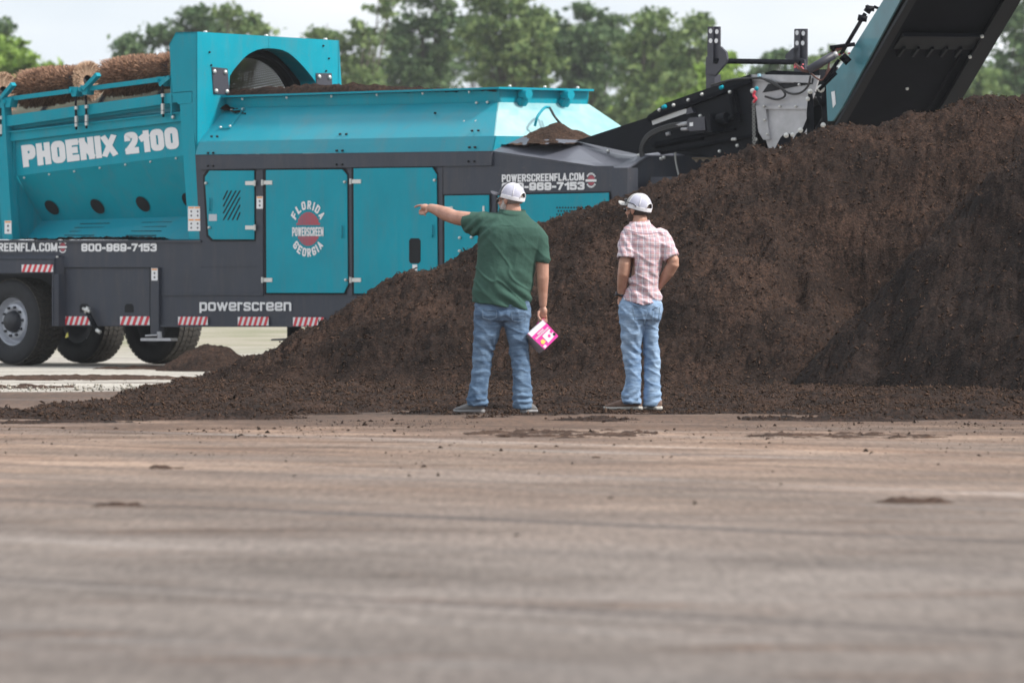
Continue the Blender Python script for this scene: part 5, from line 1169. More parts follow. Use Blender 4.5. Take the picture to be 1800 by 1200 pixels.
tree([(1000, 60, 50), (1040, 30, 34), (1060, 80, 50), (1020, 110, 60), (975, 90, 40), (1085, 45, 26), (1040, 150, 70)], 250, 'dark', 'dark tree behind the right end of the hopper', 8, 1.1)
tree([(1130, 60, 42), (1150, 30, 24), (1165, 90, 45), (1110, 100, 45), (1130, 140, 60), (1185, 60, 30), (1130, 190, 50)], 244, 'mid', 'mid green tree above the sloping black conveyor', 9, 1.1)
tree([(1220, 60, 34), (1235, 38, 20), (1240, 90, 30), (1205, 100, 36), (1225, 140, 40), (1190, 150, 35)], 236, 'mid', 'narrow tree beside the first black mast bracket', 10, 1.1)
tree([(1262, 125, 34), (1285, 145, 26), (1240, 160, 36), (1205, 185, 40), (1275, 110, 20)], 200, 'light', 'low bright green tree under the cross tube of the brackets', 11, 1.3)
tree([(1370, 100, 22), (1355, 110, 16), (1380, 125, 26), (1345, 130, 20)], 240, 'dark', 'small dark tree showing behind the second black mast bracket', 12, 1.0)
tree([(1440, 110, 20), (1465, 100, 16), (1425, 125, 24), (1450, 130, 24)], 240, 'mid', 'small green tree behind the red and black hoses', 13, 1.0)
tree([(1800, 40, 60), (1780, 90, 40), (1835, 0, 60), (1760, 150, 50), (1820, 130, 60), (1785, 30, 24)], 236, 'dark', 'dark tree at the top right edge beyond the tall conveyor', 14, 0.9)
tree([(1730, 160, 40), (1700, 180, 34), (1755, 190, 40), (1722, 130, 26), (1690, 150, 20)], 225, 'mid', 'lower green tree between the tall conveyor and the pile top', 15, 1.1)
for i, (x, y, r, k) in enumerate([(640, 190, 60, 'mid'), (760, 200, 70, 'dark'), (900, 190, 70, 'mid'), (1030, 215, 70, 'mid'), (1110, 230, 60, 'light'), (1180, 210, 50, 'mid'), (230, 180, 60, 'mid'), (120, 200, 55, 'light'), (690, 105, 58, 'mid'), (830, 95, 62, 'dark'), (955, 80, 60, 'mid'), (1085, 105, 58, 'dark'), (1185, 110, 46, 'mid')]):
    wh_ = ['low hedge-like tree just right of the drum box', 'low dark tree behind the middle of the hopper', 'low green tree behind the right half of the hopper', 'low green tree behind the pale hopper end', 'low bright tree above the hood of the machine', 'low green tree behind the start of the black conveyor', 'low green tree hidden behind the longest brush roll', 'low bright tree behind the left brush roll', 'hazy rear tree filling the gap right of the drum box', 'hazy dark rear tree above the middle of the hopper', 'hazy rear tree above the right third of the hopper', 'hazy dark rear tree above the pale hopper end', 'hazy rear tree left of the first mast bracket'][i]
    tree([(x, y, r), (x - 50, y + 20, r * .8), (x + 50, y + 10, r * .8), (x, y - 30, r * 0.6)], 262 if i < 8 else 290, k, wh_, 40 + i, 1.2 if i < 8 else 0.9)

# ------------------------------------------------------------------ air
hz_ = MB(); hz_.box((0, 260, 18.5), (220, 290, 19.6)); ho = hz_.build('haze', None)
hm = bpy.data.materials.new('haze_air'); hm.use_nodes = True; t = hm.node_tree; t.nodes.clear(); o_ = t.nodes.new('ShaderNodeOutputMaterial'); pv = t.nodes.new('ShaderNodeVolumePrincipled')
pv.inputs['Density'].default_value = 0.00016; pv.inputs['Color'].default_value = (0.9, 0.93, 0.96, 1); t.links.new(pv.outputs[0], o_.inputs['Volume']); ho.data.materials.append(hm); tag(ho, 'faint humid haze softening the far trees', 'haze', kind='stuff')
scene.cycles.volume_bounces = 0

# ------------------------------------------------------------------ people
def noise3(V, sc, seed=0):
    """cheap smooth 3-D noise from three 2-D slices, -1..1"""
    x, y, z = (V[:, 0] * sc[0], V[:, 1] * sc[1], V[:, 2] * sc[2])
    return (fbm(x + 0.37 * y, z, 2, seed) + fbm(y - 0.31 * x, z + 5.1, 2, seed + 7)) * 0.6
class Sculpt:
    """overlapping lofts fused by a voxel remesh into one continuous skin"""
    def __init__(s): s.mb = MB()
    def loft(s, st, n=20, sq=2.0):
        """st: (centre, half-x vector, half-y vector) rings"""
        vs = []; m = len(st)
        for c, a, b_ in st:
            c, a, b_ = Vector(c), Vector(a), Vector(b_)
            for k in range(n):
                t = 2 * math.pi * k / n; ct, s_ = math.cos(t), math.sin(t)
                vs.append(c + a * math.copysign(abs(ct) ** (2 / sq), ct) + b_ * math.copysign(abs(s_) ** (2 / sq), s_))
        fs = [(i * n + k, i * n + (k + 1) % n, (i + 1) * n + (k + 1) % n, (i + 1) * n + k) for i in range(m - 1) for k in range(n)]
        fs += [tuple(range(n - 1, -1, -1)), tuple((m - 1) * n + k for k in range(n))]
        s.mb.add(vs, fs); return s
    def limb(s, pts, rad, n=14, flat=1.0):
        P = [Vector(p) for p in pts]; rd = list(rad); P = [P[0] - (P[1] - P[0]).normalized() * rd[0] * 0.6] + P + [P[-1] + (P[-1] - P[-2]).normalized() * rd[-1] * 0.6]; rd = [rd[0] * 0.6] + rd + [rd[-1] * 0.6]
        s.mb.tube(P, 1, n, taper=rd); return s
    def ball(s, c, r, rot=None, n=14):
        vs = []; fs = []; m = 10
        for j in range(m + 1):
            ph = math.pi * j / m
            for k in range(n):
                t = 2 * math.pi * k / n; p = Vector((math.sin(ph) * math.cos(t) * r[0], math.sin(ph) * math.sin(t) * r[1], math.cos(ph) * r[2]))
                vs.append(Vector(c) + (rot @ p if rot else p))
        fs = [(j * n + k, j * n + (k + 1) % n, (j + 1) * n + (k + 1) % n, (j + 1) * n + k) for j in range(m) for k in range(n)]
        s.mb.add(vs, fs); return s
    def build(s, name, m, parent, voxel=0.008, smooth=6, disp=None, cut=None):
        o = s.mb.build('tmp', None, None)
        bm = bmesh.new(); bm.from_mesh(o.data); bmesh.ops.remove_doubles(bm, verts=bm.verts, dist=1e-5); bmesh.ops.recalc_face_normals(bm, faces=bm.faces); bm.to_mesh(o.data); bm.free()
        md_ = o.modifiers.new('r', 'REMESH'); md_.mode = 'VOXEL'; md_.voxel_size = voxel
        sm = o.modifiers.new('s', 'SMOOTH'); sm.factor = 0.5; sm.iterations = smooth
        dg = bpy.context.evaluated_depsgraph_get(); me = bpy.data.meshes.new_from_object(o.evaluated_get(dg))
        old = o.data; bpy.data.objects.remove(o); bpy.data.meshes.remove(old)
        n = len(me.vertices); co = np.empty(n * 3, dtype=np.float32); me.vertices.foreach_get('co', co); co = co.reshape(-1, 3).astype(float)
        nr = np.array([v.normal[:] for v in me.vertices])
        if disp is not None:
            co = co + nr * disp(co, nr)[:, None]; me.vertices.foreach_set('co', co.astype(np.float32).ravel()); me.update()
        me.polygons.foreach_set('use_smooth', [True] * len(me.polygons)); me.name = name
        if cut is not None:
            bm = bmesh.new(); bm.from_mesh(me); dead = [f for f in bm.faces if cut(f.calc_center_median())]; bmesh.ops.delete(bm, geom=dead, context='FACES'); bm.to_mesh(me); bm.free()
        me.materials.clear(); me.materials.append(m); o = bpy.data.objects.new(name, me); COL.objects.link(o); o.parent = parent; return o

def cloth_mat(name, col, rough=0.9, var=0.12, vs=6.0, alt=None, fade=None):
    m = mat(name, col, rough, var=var, vscale=vs, alt=alt, bump=0.5, bscale=22.0, spec=0.2, bdist=0.012); return m
SKIN = mat('sun_tanned_skin', (0.46, 0.235, 0.165), 0.5, var=0.14, vscale=14.0, alt=(0.55, 0.31, 0.23), bump=0.1, bscale=60); SKIN.node_tree.nodes['Principled BSDF'].inputs['Subsurface Weight'].default_value = 0.08
SKIN2 = mat('skin', (0.44, 0.225, 0.155), 0.5, var=0.12, vscale=14.0, alt=(0.55, 0.31, 0.22), bump=0.1, bscale=60); SKIN2.node_tree.nodes['Principled BSDF'].inputs['Subsurface Weight'].default_value = 0.08
def denim(name, lo, hi):
    m = bpy.data.materials.new(name); m.use_nodes = True; t = m.node_tree; b = t.nodes['Principled BSDF']; b.inputs['Roughness'].default_value = 0.9; b.inputs['Specular IOR Level'].default_value = 0.2
    nn = t.nodes.new; lk = t.links.new; tc = nn('ShaderNodeTexCoord')
    def nz(sc, det, sv=(1, 1, 1), ro=0.6):
        mp = nn('ShaderNodeMapping'); mp.inputs['Scale'].default_value = sv; lk(tc.outputs['Object'], mp.inputs['Vector']); n = nn('ShaderNodeTexNoise'); n.inputs['Scale'].default_value = sc; n.inputs['Detail'].default_value = det; n.inputs['Roughness'].default_value = ro; lk(mp.outputs[0], n.inputs['Vector']); return n.outputs['Fac']
    a = nz(5, 3, (1, 1, 0.6)); c = nz(16, 5, (0.6, 0.6, 2.2)); s_ = nn('ShaderNodeMath'); s_.operation = 'MULTIPLY_ADD'; s_.inputs[1].default_value = 0.5; h = nn('ShaderNodeMath'); h.operation = 'MULTIPLY'; h.inputs[1].default_value = 0.5; lk(c, h.inputs[0]); lk(a, s_.inputs[0]); lk(h.outputs[0], s_.inputs[2])
    r = nn('ShaderNodeValToRGB'); r.color_ramp.elements[0].position = 0.36; r.color_ramp.elements[1].position = 0.62; r.color_ramp.elements[0].color = (*lo, 1); r.color_ramp.elements[1].color = (*hi, 1); lk(s_.outputs[0], r.inputs['Fac']); lk(r.outputs[0], b.inputs['Base Color'])
    bp = nn('ShaderNodeBump'); bp.inputs['Strength'].default_value = 0.7; bp.inputs['Distance'].default_value = 0.014; lk(c, bp.inputs['Height']); lk(bp.outputs[0], b.inputs['Normal']); return m
def plaid():
    m = bpy.data.materials.new('pink_plaid_cotton'); m.use_nodes = True; t = m.node_tree; b = t.nodes['Principled BSDF']; b.inputs['Roughness'].default_value = 0.9; b.inputs['Specular IOR Level'].default_value = 0.2
    nn = t.nodes.new; lk = t.links.new; tc = nn('ShaderNodeTexCoord'); wn = nn('ShaderNodeTexNoise'); wn.inputs['Scale'].default_value = 6
    lk(tc.outputs['Object'], wn.inputs['Vector']); vm = nn('ShaderNodeVectorMath'); vm.operation = 'SCALE'; vm.inputs['Scale'].default_value = 0.035; lk(wn.outputs['Color'], vm.inputs[0]); va = nn('ShaderNodeVectorMath'); lk(tc.outputs['Object'], va.inputs[0]); lk(vm.outputs[0], va.inputs[1])
    sp = nn('ShaderNodeSeparateXYZ'); lk(va.outputs[0], sp.inputs[0])
    xy = nn('ShaderNodeMath'); xy.operation = 'ADD'; yy = nn('ShaderNodeMath'); yy.operation = 'MULTIPLY'; yy.inputs[1].default_value = 0.35; lk(sp.outputs['Y'], yy.inputs[0]); lk(sp.outputs['X'], xy.inputs[0]); lk(yy.outputs[0], xy.inputs[1])
    def stripe(src, per, off, wd):
        a = nn('ShaderNodeMath'); a.operation = 'MULTIPLY_ADD'; a.inputs[1].default_value = 1 / per; a.inputs[2].default_value = off + 20; lk(src, a.inputs[0]); f = nn('ShaderNodeMath'); f.operation = 'FRACT'; lk(a.outputs[0], f.inputs[0]); g = nn('ShaderNodeMath'); g.operation = 'LESS_THAN'; g.inputs[1].default_value = wd; lk(f.outputs[0], g.inputs[0]); return g.outputs[0]
    col = (0.62, 0.48, 0.50, 1); prev = None
    for src, per, off, wd, c, fac in ((xy.outputs[0], .046, 0, .45, (.60, .33, .34), .5), (sp.outputs['Z'], .052, .1, .45, (.60, .33, .34), .45), (xy.outputs[0], .046, .55, .2, (.74, .72, .76), .6), (sp.outputs['Z'], .052, .3, .2, (.74, .72, .76), .5), (xy.outputs[0], .046, .3, .13, (.20, .20, .32), .5), (sp.outputs['Z'], .052, .75, .12, (.20, .20, .32), .5), (xy.outputs[0], .023, .05, .1, (.2, .2, .3), .3)):
        x = nn('ShaderNodeMixRGB'); s_ = stripe(src, per, off, wd); k = nn('ShaderNodeMath'); k.operation = 'MULTIPLY'; k.inputs[1].default_value = fac; lk(s_, k.inputs[0]); lk(k.outputs[0], x.inputs[0])
        if prev is None: x.inputs[1].default_value = col
        else: lk(prev, x.inputs[1])
        x.inputs[2].default_value = (*c, 1); prev = x.outputs[0]
    lk(prev, b.inputs['Base Color']); n2 = nn('ShaderNodeTexNoise'); n2.inputs['Scale'].default_value = 18; n2.inputs['Detail'].default_value = 4; lk(tc.outputs['Object'], n2.inputs['Vector']); bp = nn('ShaderNodeBump'); bp.inputs['Strength'].default_value = 0.6; bp.inputs['Distance'].default_value = 0.014; lk(n2.outputs['Fac'], bp.inputs['Height']); lk(bp.outputs[0], b.inputs['Normal']); return m
JEANS1 = denim('mid_blue_denim', (0.045, 0.085, 0.155), (0.17, 0.255, 0.37)); JEANS2 = denim('light_blue_denim', (0.11, 0.19, 0.33), (0.36, 0.49, 0.66))
GREEN = cloth_mat('green_polo_knit', (0.042, 0.095, 0.075), var=0.1, vs=3.0, alt=(0.053, 0.115, 0.09)); PLAID = plaid()
CAPW = mat('white_cap_mesh', (0.50, 0.50, 0.60), 0.8, var=0.06, vscale=30, bump=0.4, bscale=160); CAPE = mat('white_cap_trim', (0.78, 0.77, 0.80), 0.7)
GREY_D = mat('dark_grey_brim', (0.07, 0.07, 0.085), 0.8, bump=0.3, bscale=80); HAIRG = mat('short_grey_hair', (0.20, 0.165, 0.15), 0.85, var=0.35, vscale=60, bump=0.6, bscale=140); HAIRD = mat('short_dark_hair', (0.045, 0.03, 0.025), 0.85, var=0.35, vscale=60, bump=0.6, bscale=140)
BEARDG = mat('grey_beard', (0.50, 0.46, 0.44), 0.9, var=0.35, vscale=70, bump=0.8, bscale=120); BEARDD = mat('dark_beard', (0.07, 0.045, 0.035), 0.9, var=0.3, vscale=70, bump=0.8, bscale=120)
GLASS = mat('dark_lens', (0.006, 0.006, 0.008), 0.12, coat=0.6); SOLE = mat('pale_sole', (0.50, 0.47, 0.43), 0.8, var=0.15, vscale=20); SHOEG = mat('grey_shoe', (0.17, 0.165, 0.165), 0.85, var=0.2, vscale=30); SHOEB = mat('brown_shoe', (0.17, 0.105, 0.08), 0.85, var=0.2, vscale=30); SOLEG = mat('grey_sole', (0.26, 0.255, 0.26), 0.8)
BRIMP = mat('pale_brim', (0.42, 0.41, 0.40), 0.8)

def head(sc, c, fwd, tilt=0.0):
    """adds skull, jaw, nose, ears, eye sockets and lips to a sculpt; returns the head rotation"""
    f = Vector(fwd).normalized(); l = Vector((0, 0, 1)).cross(f).normalized(); u = f.cross(l)
    Rm = Matrix((f, l, u)).transposed()
    def H(a, b_, d): return Vector(c) + Rm @ Vector((a, b_, d))
    sc.ball(H(-0.012, 0, 0.028), (0.098, 0.077, 0.092), Rm, 18)
    sc.ball(H(0.018, 0, -0.03), (0.072, 0.062, 0.085), Rm, 16)
    sc.ball(H(0.040, 0, -0.078), (0.040, 0.042, 0.032), Rm)
    sc.ball(H(0.075, 0, 0.018), (0.018, 0.055, 0.012), Rm)
    sc.limb([H(0.086, 0, 0.008), H(0.102, 0, -0.022)], [0.010, 0.014], 8); sc.ball(H(0.094, 0, -0.028), (0.014, 0.019, 0.010), Rm)
    sc.ball(H(0.083, 0, -0.048), (0.010, 0.024, 0.006), Rm); sc.ball(H(0.082, 0, -0.060), (0.010, 0.022, 0.007), Rm)
    for s_ in (1, -1):
        sc.ball(H(-0.004, s_ * 0.080, -0.005), (0.019, 0.010, 0.032), Rm); sc.ball(H(-0.002, s_ * 0.078, -0.028), (0.010, 0.008, 0.014), Rm); sc.ball(H(0.062, s_ * 0.036, -0.022), (0.026, 0.022, 0.022), Rm)
    return H, Rm
def eyes(H, Rm, root, body):
    for s_ in (1, -1):
        e = Sculpt(); e.ball(H(0.076, s_ * 0.031, 0.004), (0.012, 0.012, 0.012), Rm); e.mb.build('eye', mat('eye_white', (0.7, 0.7, 0.68), 0.3) if 'eye_white' not in bpy.data.materials else bpy.data.materials['eye_white'], body, True)
def cap(H, Rm, body, front_m, brim_m, tilt=-0.16, drop=0.0):
    """trucker cap: mesh crown, front panel, band, back opening with strap, curved brim, button"""
    ct = Matrix.Rotation(tilt, 3, 'Y')
    def Q(p): p = ct @ Vector(p); return H(p.x - 0.014, p.y, p.z + 0.016 + drop)
    crown = empty('cap', parent=body)
    A_, B_, Cc = 0.114, 0.094, 0.118
    def shell(name, m, t0, t1, p0, p1, k=1.0, hole=None, n=36, mm=12):
        mb = MB(); vs = []; idx = {}
        for j in range(mm + 1):
            ph = p0 + (p1 - p0) * j / mm
            for i in range(n + 1):
                th = t0 + (t1 - t0) * i / n; rad = math.cos(ph) ** 0.8 if math.cos(ph) > 0 else 0; vs.append(Q((A_ * k * rad * math.cos(th), B_ * k * rad * math.sin(th), Cc * k * math.sin(ph))))
        fs = []
        for j in range(mm):
            for i in range(n):
                ph = p0 + (p1 - p0) * (j + .5) / mm; th = t0 + (t1 - t0) * (i + .5) / n
                if hole and hole(th, ph): continue
                a = j * (n + 1) + i; fs.append((a, a + 1, a + n + 2, a + n + 1))
        o = mesh_obj(name, vs, fs, m, crown, True); so = o.modifiers.new('solid', 'SOLIDIFY'); so.thickness = 0.003; return o
    def hole(th, ph):
        d = (th - math.pi) * A_; z = ph * Cc; return z > 0.022 and (d / 0.056) ** 2 + ((z - 0.018) / 0.046) ** 2 < 1
    shell('crown_mesh', CAPW, R(62), R(298), 0.0, R(89.5), 1.0, hole, 60, 24)
    shell('front_panel', front_m, R(-62), R(62), 0.0, R(89.5), 1.004)
    shell('cap_band', CAPE, R(62), R(298), R(-4), R(11), 1.015)
    a0 = []
    for th in (R(62), R(118), R(180), R(242), R(298)):
        mb = MB(); pts = []
        for k in range(9):
            ph = R(12) + R(76) * k / 8
            if abs(th - math.pi) < .1 and ph < R(32): continue
            rad = math.cos(ph) ** 0.8; pts.append(Q((A_ * 1.01 * rad * math.cos(th), B_ * 1.01 * rad * math.sin(th), Cc * 1.01 * math.sin(ph))))
        mb.tube(pts, 0.0035, 5); mb.build('cap_seam', CAPE, crown, True)
    ar = MB(); ar.tube([Q((-(A_ + 0.001) * math.cos(math.asin(min(1, max(0, 0.018 + 0.046 * math.sin(t)) / Cc))) ** 0.8 * math.cos(0.056 * math.cos(t) / A_), B_ * math.sin(0.056 * math.cos(t) / A_) * 1.0, 0.018 + 0.046 * math.sin(t))) for t in [math.pi * k / 12 for k in range(13)]], 0.0045, 6); ar.build('opening_trim', CAPE, crown, True)
    b_ = Sculpt(); b_.ball(Q((0, 0, Cc)), (0.008, 0.008, 0.005)); b_.mb.build('cap_button', CAPE, crown, True)
    mb = MB(); vs = []; nI, nJ = 16, 6
    for j in range(nJ + 1):
        for i in range(nI + 1):
            th = R(-58) + R(116) * i / nI; e = j / nJ; L_ = 0.078 * math.cos(th * 0.75) ** 0.7 * e; x = A_ * math.cos(th) + L_; y = (B_ + 0.002) * math.sin(th) * (1 - 0.06 * e); z = 0.002 + 0.004 * e - 3.0 * e * y * y
            vs.append(Q((x, y, z)))
    fs = [(j * (nI + 1) + i, j * (nI + 1) + i + 1, (j + 1) * (nI + 1) + i + 1, (j + 1) * (nI + 1) + i) for j in range(nJ) for i in range(nI)]
    o = mesh_obj('brim', vs, fs, brim_m, crown, True); so = o.modifiers.new('solid', 'SOLIDIFY'); so.thickness = 0.005
    return Q
def sunglasses(H, Rm, body, dz=0.0, dx=0.0, name='sunglasses', Q=None):
    F = Q if Q else H; g = empty(name, parent=body)
    for s_ in (1, -1):
        b_ = Sculpt(); b_.ball(F(0.088 + dx, s_ * 0.033, 0.004 + dz) if not Q else Q((0.112 + dx, s_ * 0.033, dz)), (0.008, 0.030, 0.019), Rm); b_.mb.build('lens', GLASS, g, True)
        mb = MB()
        if not Q: mb.tube([F(0.088 + dx, s_ * 0.062, 0.010 + dz), F(0.06, s_ * 0.078, 0.010 + dz), F(0.0, s_ * 0.081, 0.008 + dz)], 0.004, 6)
        else: mb.tube([Q((0.105 + dx, s_ * 0.062, dz)), Q((0.075, s_ * 0.088, dz)), Q((0.0, s_ * 0.101, dz + 0.004)), Q((-0.035, s_ * 0.098, dz - 0.012))], 0.004, 6)
        mb.build('temple_arm', GLASS, g, True)
    return g
def shoe(root, heel, toe, width, upper, sole_m, h=0.075):
    a, b_ = Vector(heel), Vector(toe); d = (b_ - a); L_ = d.length; d = d.normalized(); s_ = Vector((0, 0, 1)).cross(d).normalized(); up = Vector((0, 0, 1)); sh_ = empty('shoe', parent=root)
    def ring(t, w_, z0, z1): c = a + d * (L_ * t); return (c + up * (z0 + z1) / 2, s_ * w_ / 2, up * (z1 - z0) / 2)
    u_ = Sculpt(); u_.loft([ring(0.0, width * .4, .02, .06), ring(0.06, width * .68, .012, h + .01), ring(0.3, width * .76, .012, h + 0.012), ring(0.5, width * .86, .012, h * .95), ring(0.72, width * .98, .012, h * .68), ring(0.9, width * .82, .014, h * .5), ring(1.0, width * .4, .018, .036)], 16, 2.4)
    u_.build('shoe_upper', upper, sh_, 0.006, 4)
    o_ = Sculpt(); o_.loft([ring(-0.02, width * .45, .0, .026), ring(0.04, width * .74, .0, .032), ring(0.3, width * .80, .0, .028), ring(0.5, width * .86, .002, .026), ring(0.75, width * 1.04, .0, .024), ring(0.93, width * .86, .002, .026), ring(1.02, width * .42, .010, .028)], 16, 3.5)
    o_.build('shoe_sole', sole_m, sh_, 0.005, 2); return sh_
def finger(sc, pts, r): sc.limb(pts, [r, r * 0.95, r * 0.88, r * 0.8][:len(pts)], 8)

# ============ first man: green polo, pointing ============
S1 = 218.75; X1 = 880.0; Z1 = 729.5
Y1 = 64.0
man1 = empty('person', ((X1 - 900) * Y1 / FPX, Y1, 0.014)); tag(man1, 'man in green polo and white cap seen from behind, pointing left with his outstretched arm', 'person')
def p1(x, y, d=0.0): return Vector(((x - X1) / S1, d, (Z1 - y) / S1))
def ringx(y, xl, xr, b_, d=0.0, tilt=0.0, P=p1, S=S1):
    c = P((xl + xr) / 2, y, d); a = (xr - xl) / 2 / S; return (c, Vector((a, 0, -a * tilt)), Vector((0, b_, 0)))
DEP = 0.0
sk = Sculpt()
H1, R1 = head(sk, p1(896.5, 355.5, 0.03), (-0.87, 0.50, -0.06))
sk.limb([p1(903, 400, 0.02), p1(901, 372, 0.02), p1(899, 360, 0.03)], [0.072, 0.068, 0.062], 18)
sk.loft([ringx(y, l, r, b_) for y, l, r, b_ in ((396, 868, 928, .09), (415, 850, 938, .11), (470, 848, 930, .13), (540, 840, 922, .12), (565, 842, 922, .10))])
for (xa, xb, xc) in ((858, 848, 842), (906, 914, 917)): sk.limb([p1(xa, 560), p1(xb, 630, 0.02), p1(xc, 712)], [0.065, 0.048, 0.038], 14)
sk.limb([p1(862, 400, 0.0), p1(828, 391, 0.08), p1(800, 386.5, 0.17)], [0.07, 0.064, 0.058], 16)
sk.limb([p1(800, 386.5, 0.17), p1(783, 380, 0.25), p1(766, 372.5, 0.33), p1(755, 369, 0.38)], [0.057, 0.058, 0.044, 0.034], 16)
# pointing hand
sk.ball(p1(747, 368.5, 0.42), (0.042, 0.030, 0.030), Matrix.Rotation(0.15, 3, 'Y'))
finger(sk, [p1(742, 364.5, 0.43), p1(735, 364.8, 0.455), p1(730.5, 366.3, 0.475), p1(727.5, 367.8, 0.485)], 0.0105)
finger(sk, [p1(742, 371, 0.44), p1(736.5, 374, 0.45), p1(736.5, 379.5, 0.435), p1(741, 380.5, 0.42)], 0.0105)
finger(sk, [p1(744, 373, 0.425), p1(740, 377, 0.43), p1(740.5, 381, 0.41), p1(744, 379, 0.40)], 0.0100)
finger(sk, [p1(748, 374, 0.41), p1(744, 377, 0.41), p1(744.5, 381, 0.395), p1(747, 382, 0.385)], 0.009)
finger(sk, [p1(750, 372, 0.39), p1(749, 376, 0.375), p1(746, 378.5, 0.37)], 0.0125)
# right arm and hand on the carton handle
sk.limb([p1(936, 416, 0), p1(949, 442, -0.02), p1(954, 466, -0.03)], [0.052, 0.050, 0.050], 14)
sk.limb([p1(954, 466, -0.03), p1(954, 492, -0.025), p1(954, 520, 0.0), p1(954.5, 541, 0.02)], [0.05, 0.050, 0.040, 0.031], 14)
sk.ball(p1(954, 553, 0.02), (0.036, 0.022, 0.046)); sk.ball(p1(957, 551, 0.005), (0.024, 0.022, 0.034))
for i, (dx, q) in enumerate(((-6.5, .0098), (-2.2, .0102), (2.2, .0104), (6.0, .0098))):
    finger(sk, [p1(954 + dx, 560, 0.035 - 0.004 * i), p1(954 + dx * 1.05 , 567, 0.045), p1(955 + dx, 570.5, 0.02), p1(955 + dx, 566, 0.0)], q)
finger(sk, [p1(946.5, 552, 0.0), p1(946, 560, -0.012), p1(950, 566, -0.016)], 0.0115)
body1 = sk.build('body', SKIN, man1, 0.0055, 3)
eyes(H1, R1, man1, body1)
hb = Sculpt(); hb.ball(H1(-0.020, 0, 0.016), (0.096, 0.0795, 0.088), R1, 20); hb.ball(H1(-0.058, 0, -0.018), (0.048, 0.062, 0.05), R1)
hb.build('hair', HAIRG, body1, 0.006, 2, cut=lambda c: (R1.inverted() @ (c - H1(0, 0, 0))).x > 0.02 or (R1.inverted() @ (c - H1(0, 0, 0))).z < -0.036)
bd = Sculpt(); bd.ball(H1(0.050, 0, -0.080), (0.046, 0.048, 0.042), R1); bd.ball(H1(0.030, 0.034, -0.055), (0.040, 0.034, 0.045), R1); bd.ball(H1(0.030, -0.034, -0.055), (0.040, 0.034, 0.045), R1); bd.ball(H1(0.090, 0, -0.046), (0.012, 0.028, 0.009), R1); bd.ball(H1(0.020, 0.06, -0.03), (0.018, 0.018, 0.04), R1); bd.ball(H1(0.020, -0.06, -0.03), (0.018, 0.018, 0.04), R1)
bd.build('beard', BEARDG, body1, 0.006, 2, disp=lambda c, n: noise3(c, (60, 60, 60), 3) * 0.003)
Q1 = cap(H1, R1, body1, GREY_D, GREY_D, -0.30, 0.0)
sunglasses(H1, R1, body1)
# polo
def fold1(c, n):
    z = c[:, 2]; x = c[:, 0]; r = noise3(c + np.array([0.25, 0, 0]) * z[:, None], (5.0, 4.0, 9.0), 5) * 0.010
    dg_ = np.sin((x * 0.75 + z) * 52 + 2.2 * fbm(x * 5, z * 5, 2, 3)) * np.clip((1.16 - z) / 0.22, 0, 1) * np.clip((x + 0.12) / 0.2, 0.1, 1) * 0.013
    sl = np.exp(-((x + 0.18) / 0.10) ** 2) * np.exp(-((z - 1.48) / 0.09) ** 2) * np.sin((x * 0.9 - z * 0.9) * 75) * 0.014
    sp_ = -0.012 * np.exp(-((x - 0.06 + (z - 1.3) * 0.05) / 0.05) ** 2) * (z < 1.5)
    rd = (1 - np.clip(np.abs(fbm((x + z) * 9, (x - z) * 2.2, 2, 61)) * 2.6, 0, 1)) ** 2 * 0.011 * np.clip((1.5 - z) / 0.4, 0.15, 1)
    return r + dg_ + sl + sp_ * 0.6 + rd
sh1 = Sculpt()
sh1.loft([ringx(y, l, r, b_, d, t) for y, l, r, b_, d, t in ((379, 877, 925, .072, .02, 0), (386, 868, 933, .09, .015, .05), (394, 852, 944, .11, .01, .05), (404, 843, 953, .13, 0, .03), (420, 840, 957, .143, 0, 0), (440, 839, 953, .152, 0, 0), (462, 837.5, 946, .16, .01, 0), (485, 835, 940, .168, .015, .03), (508, 832.5, 936, .172, .015, .08), (528, 830.5, 933, .172, .01, .12), (543, 829, 931, .168, .01, .145))], 28, 2.3)
sh1.limb([p1(880, 402, 0), p1(850, 397, 0.04), p1(818, 394.5, 0.12)], [0.105, 0.094, 0.078], 18)
sh1.limb([p1(840, 405, 0.03), p1(824, 403, 0.10)], [0.07, 0.062], 14)
sh1.limb([p1(930, 408, 0), p1(947, 428, -0.01), p1(953, 463, -0.03)], [0.088, 0.082, 0.066], 16)
def cut1(c):
    hemz = (Z1 - (543 + (c.x * S1 + X1 - 880) * 0.15)) / S1
    if c.x < -0.05 and c.z > 1.40 and (c - p1(818.5, 394.5, 0.12)).dot((p1(818, 394.5, 0.12) - p1(850, 397, 0.04)).normalized()) > 0: return True
    if c.z < hemz: return True
    if c.x > 0.28 and c.z < (Z1 - 466) / S1 + (c.x - 0.33) * -0.15: return True
    return (c - p1(901, 378.5, 0.02)).length < 0.075 and c.z > (Z1 - 381) / S1
polo = sh1.build('polo_shirt', GREEN, man1, 0.007, 5, fold1, cut1)
so = polo.modifiers.new('solid', 'SOLIDIFY'); so.thickness = 0.004; so.offset = -1
co_ = MB(); x_ = []
for k in range(29):
    t = 2 * math.pi * k / 28
    for (rx, ry, y, dd) in ((0.112, 0.088, 389, 0.0), (0.118, 0.094, 381.5, 0.0), (0.106, 0.084, 372.5, 0.0), (0.098, 0.076, 377.5, 0.0)):
        c = p1(900.5, y + 2.0 * math.sin(t) * -1 + 1.5 * math.cos(t), 0.02); x_.append(c + Vector((rx * math.cos(t), ry * math.sin(t), 0)))
fs = [(4 * k + j, 4 * (k + 1) + j, 4 * (k + 1) + j + 1, 4 * k + j + 1) for k in range(28) for j in range(3)]
co_.add(x_, fs); co_.build('collar', GREEN, polo, True)
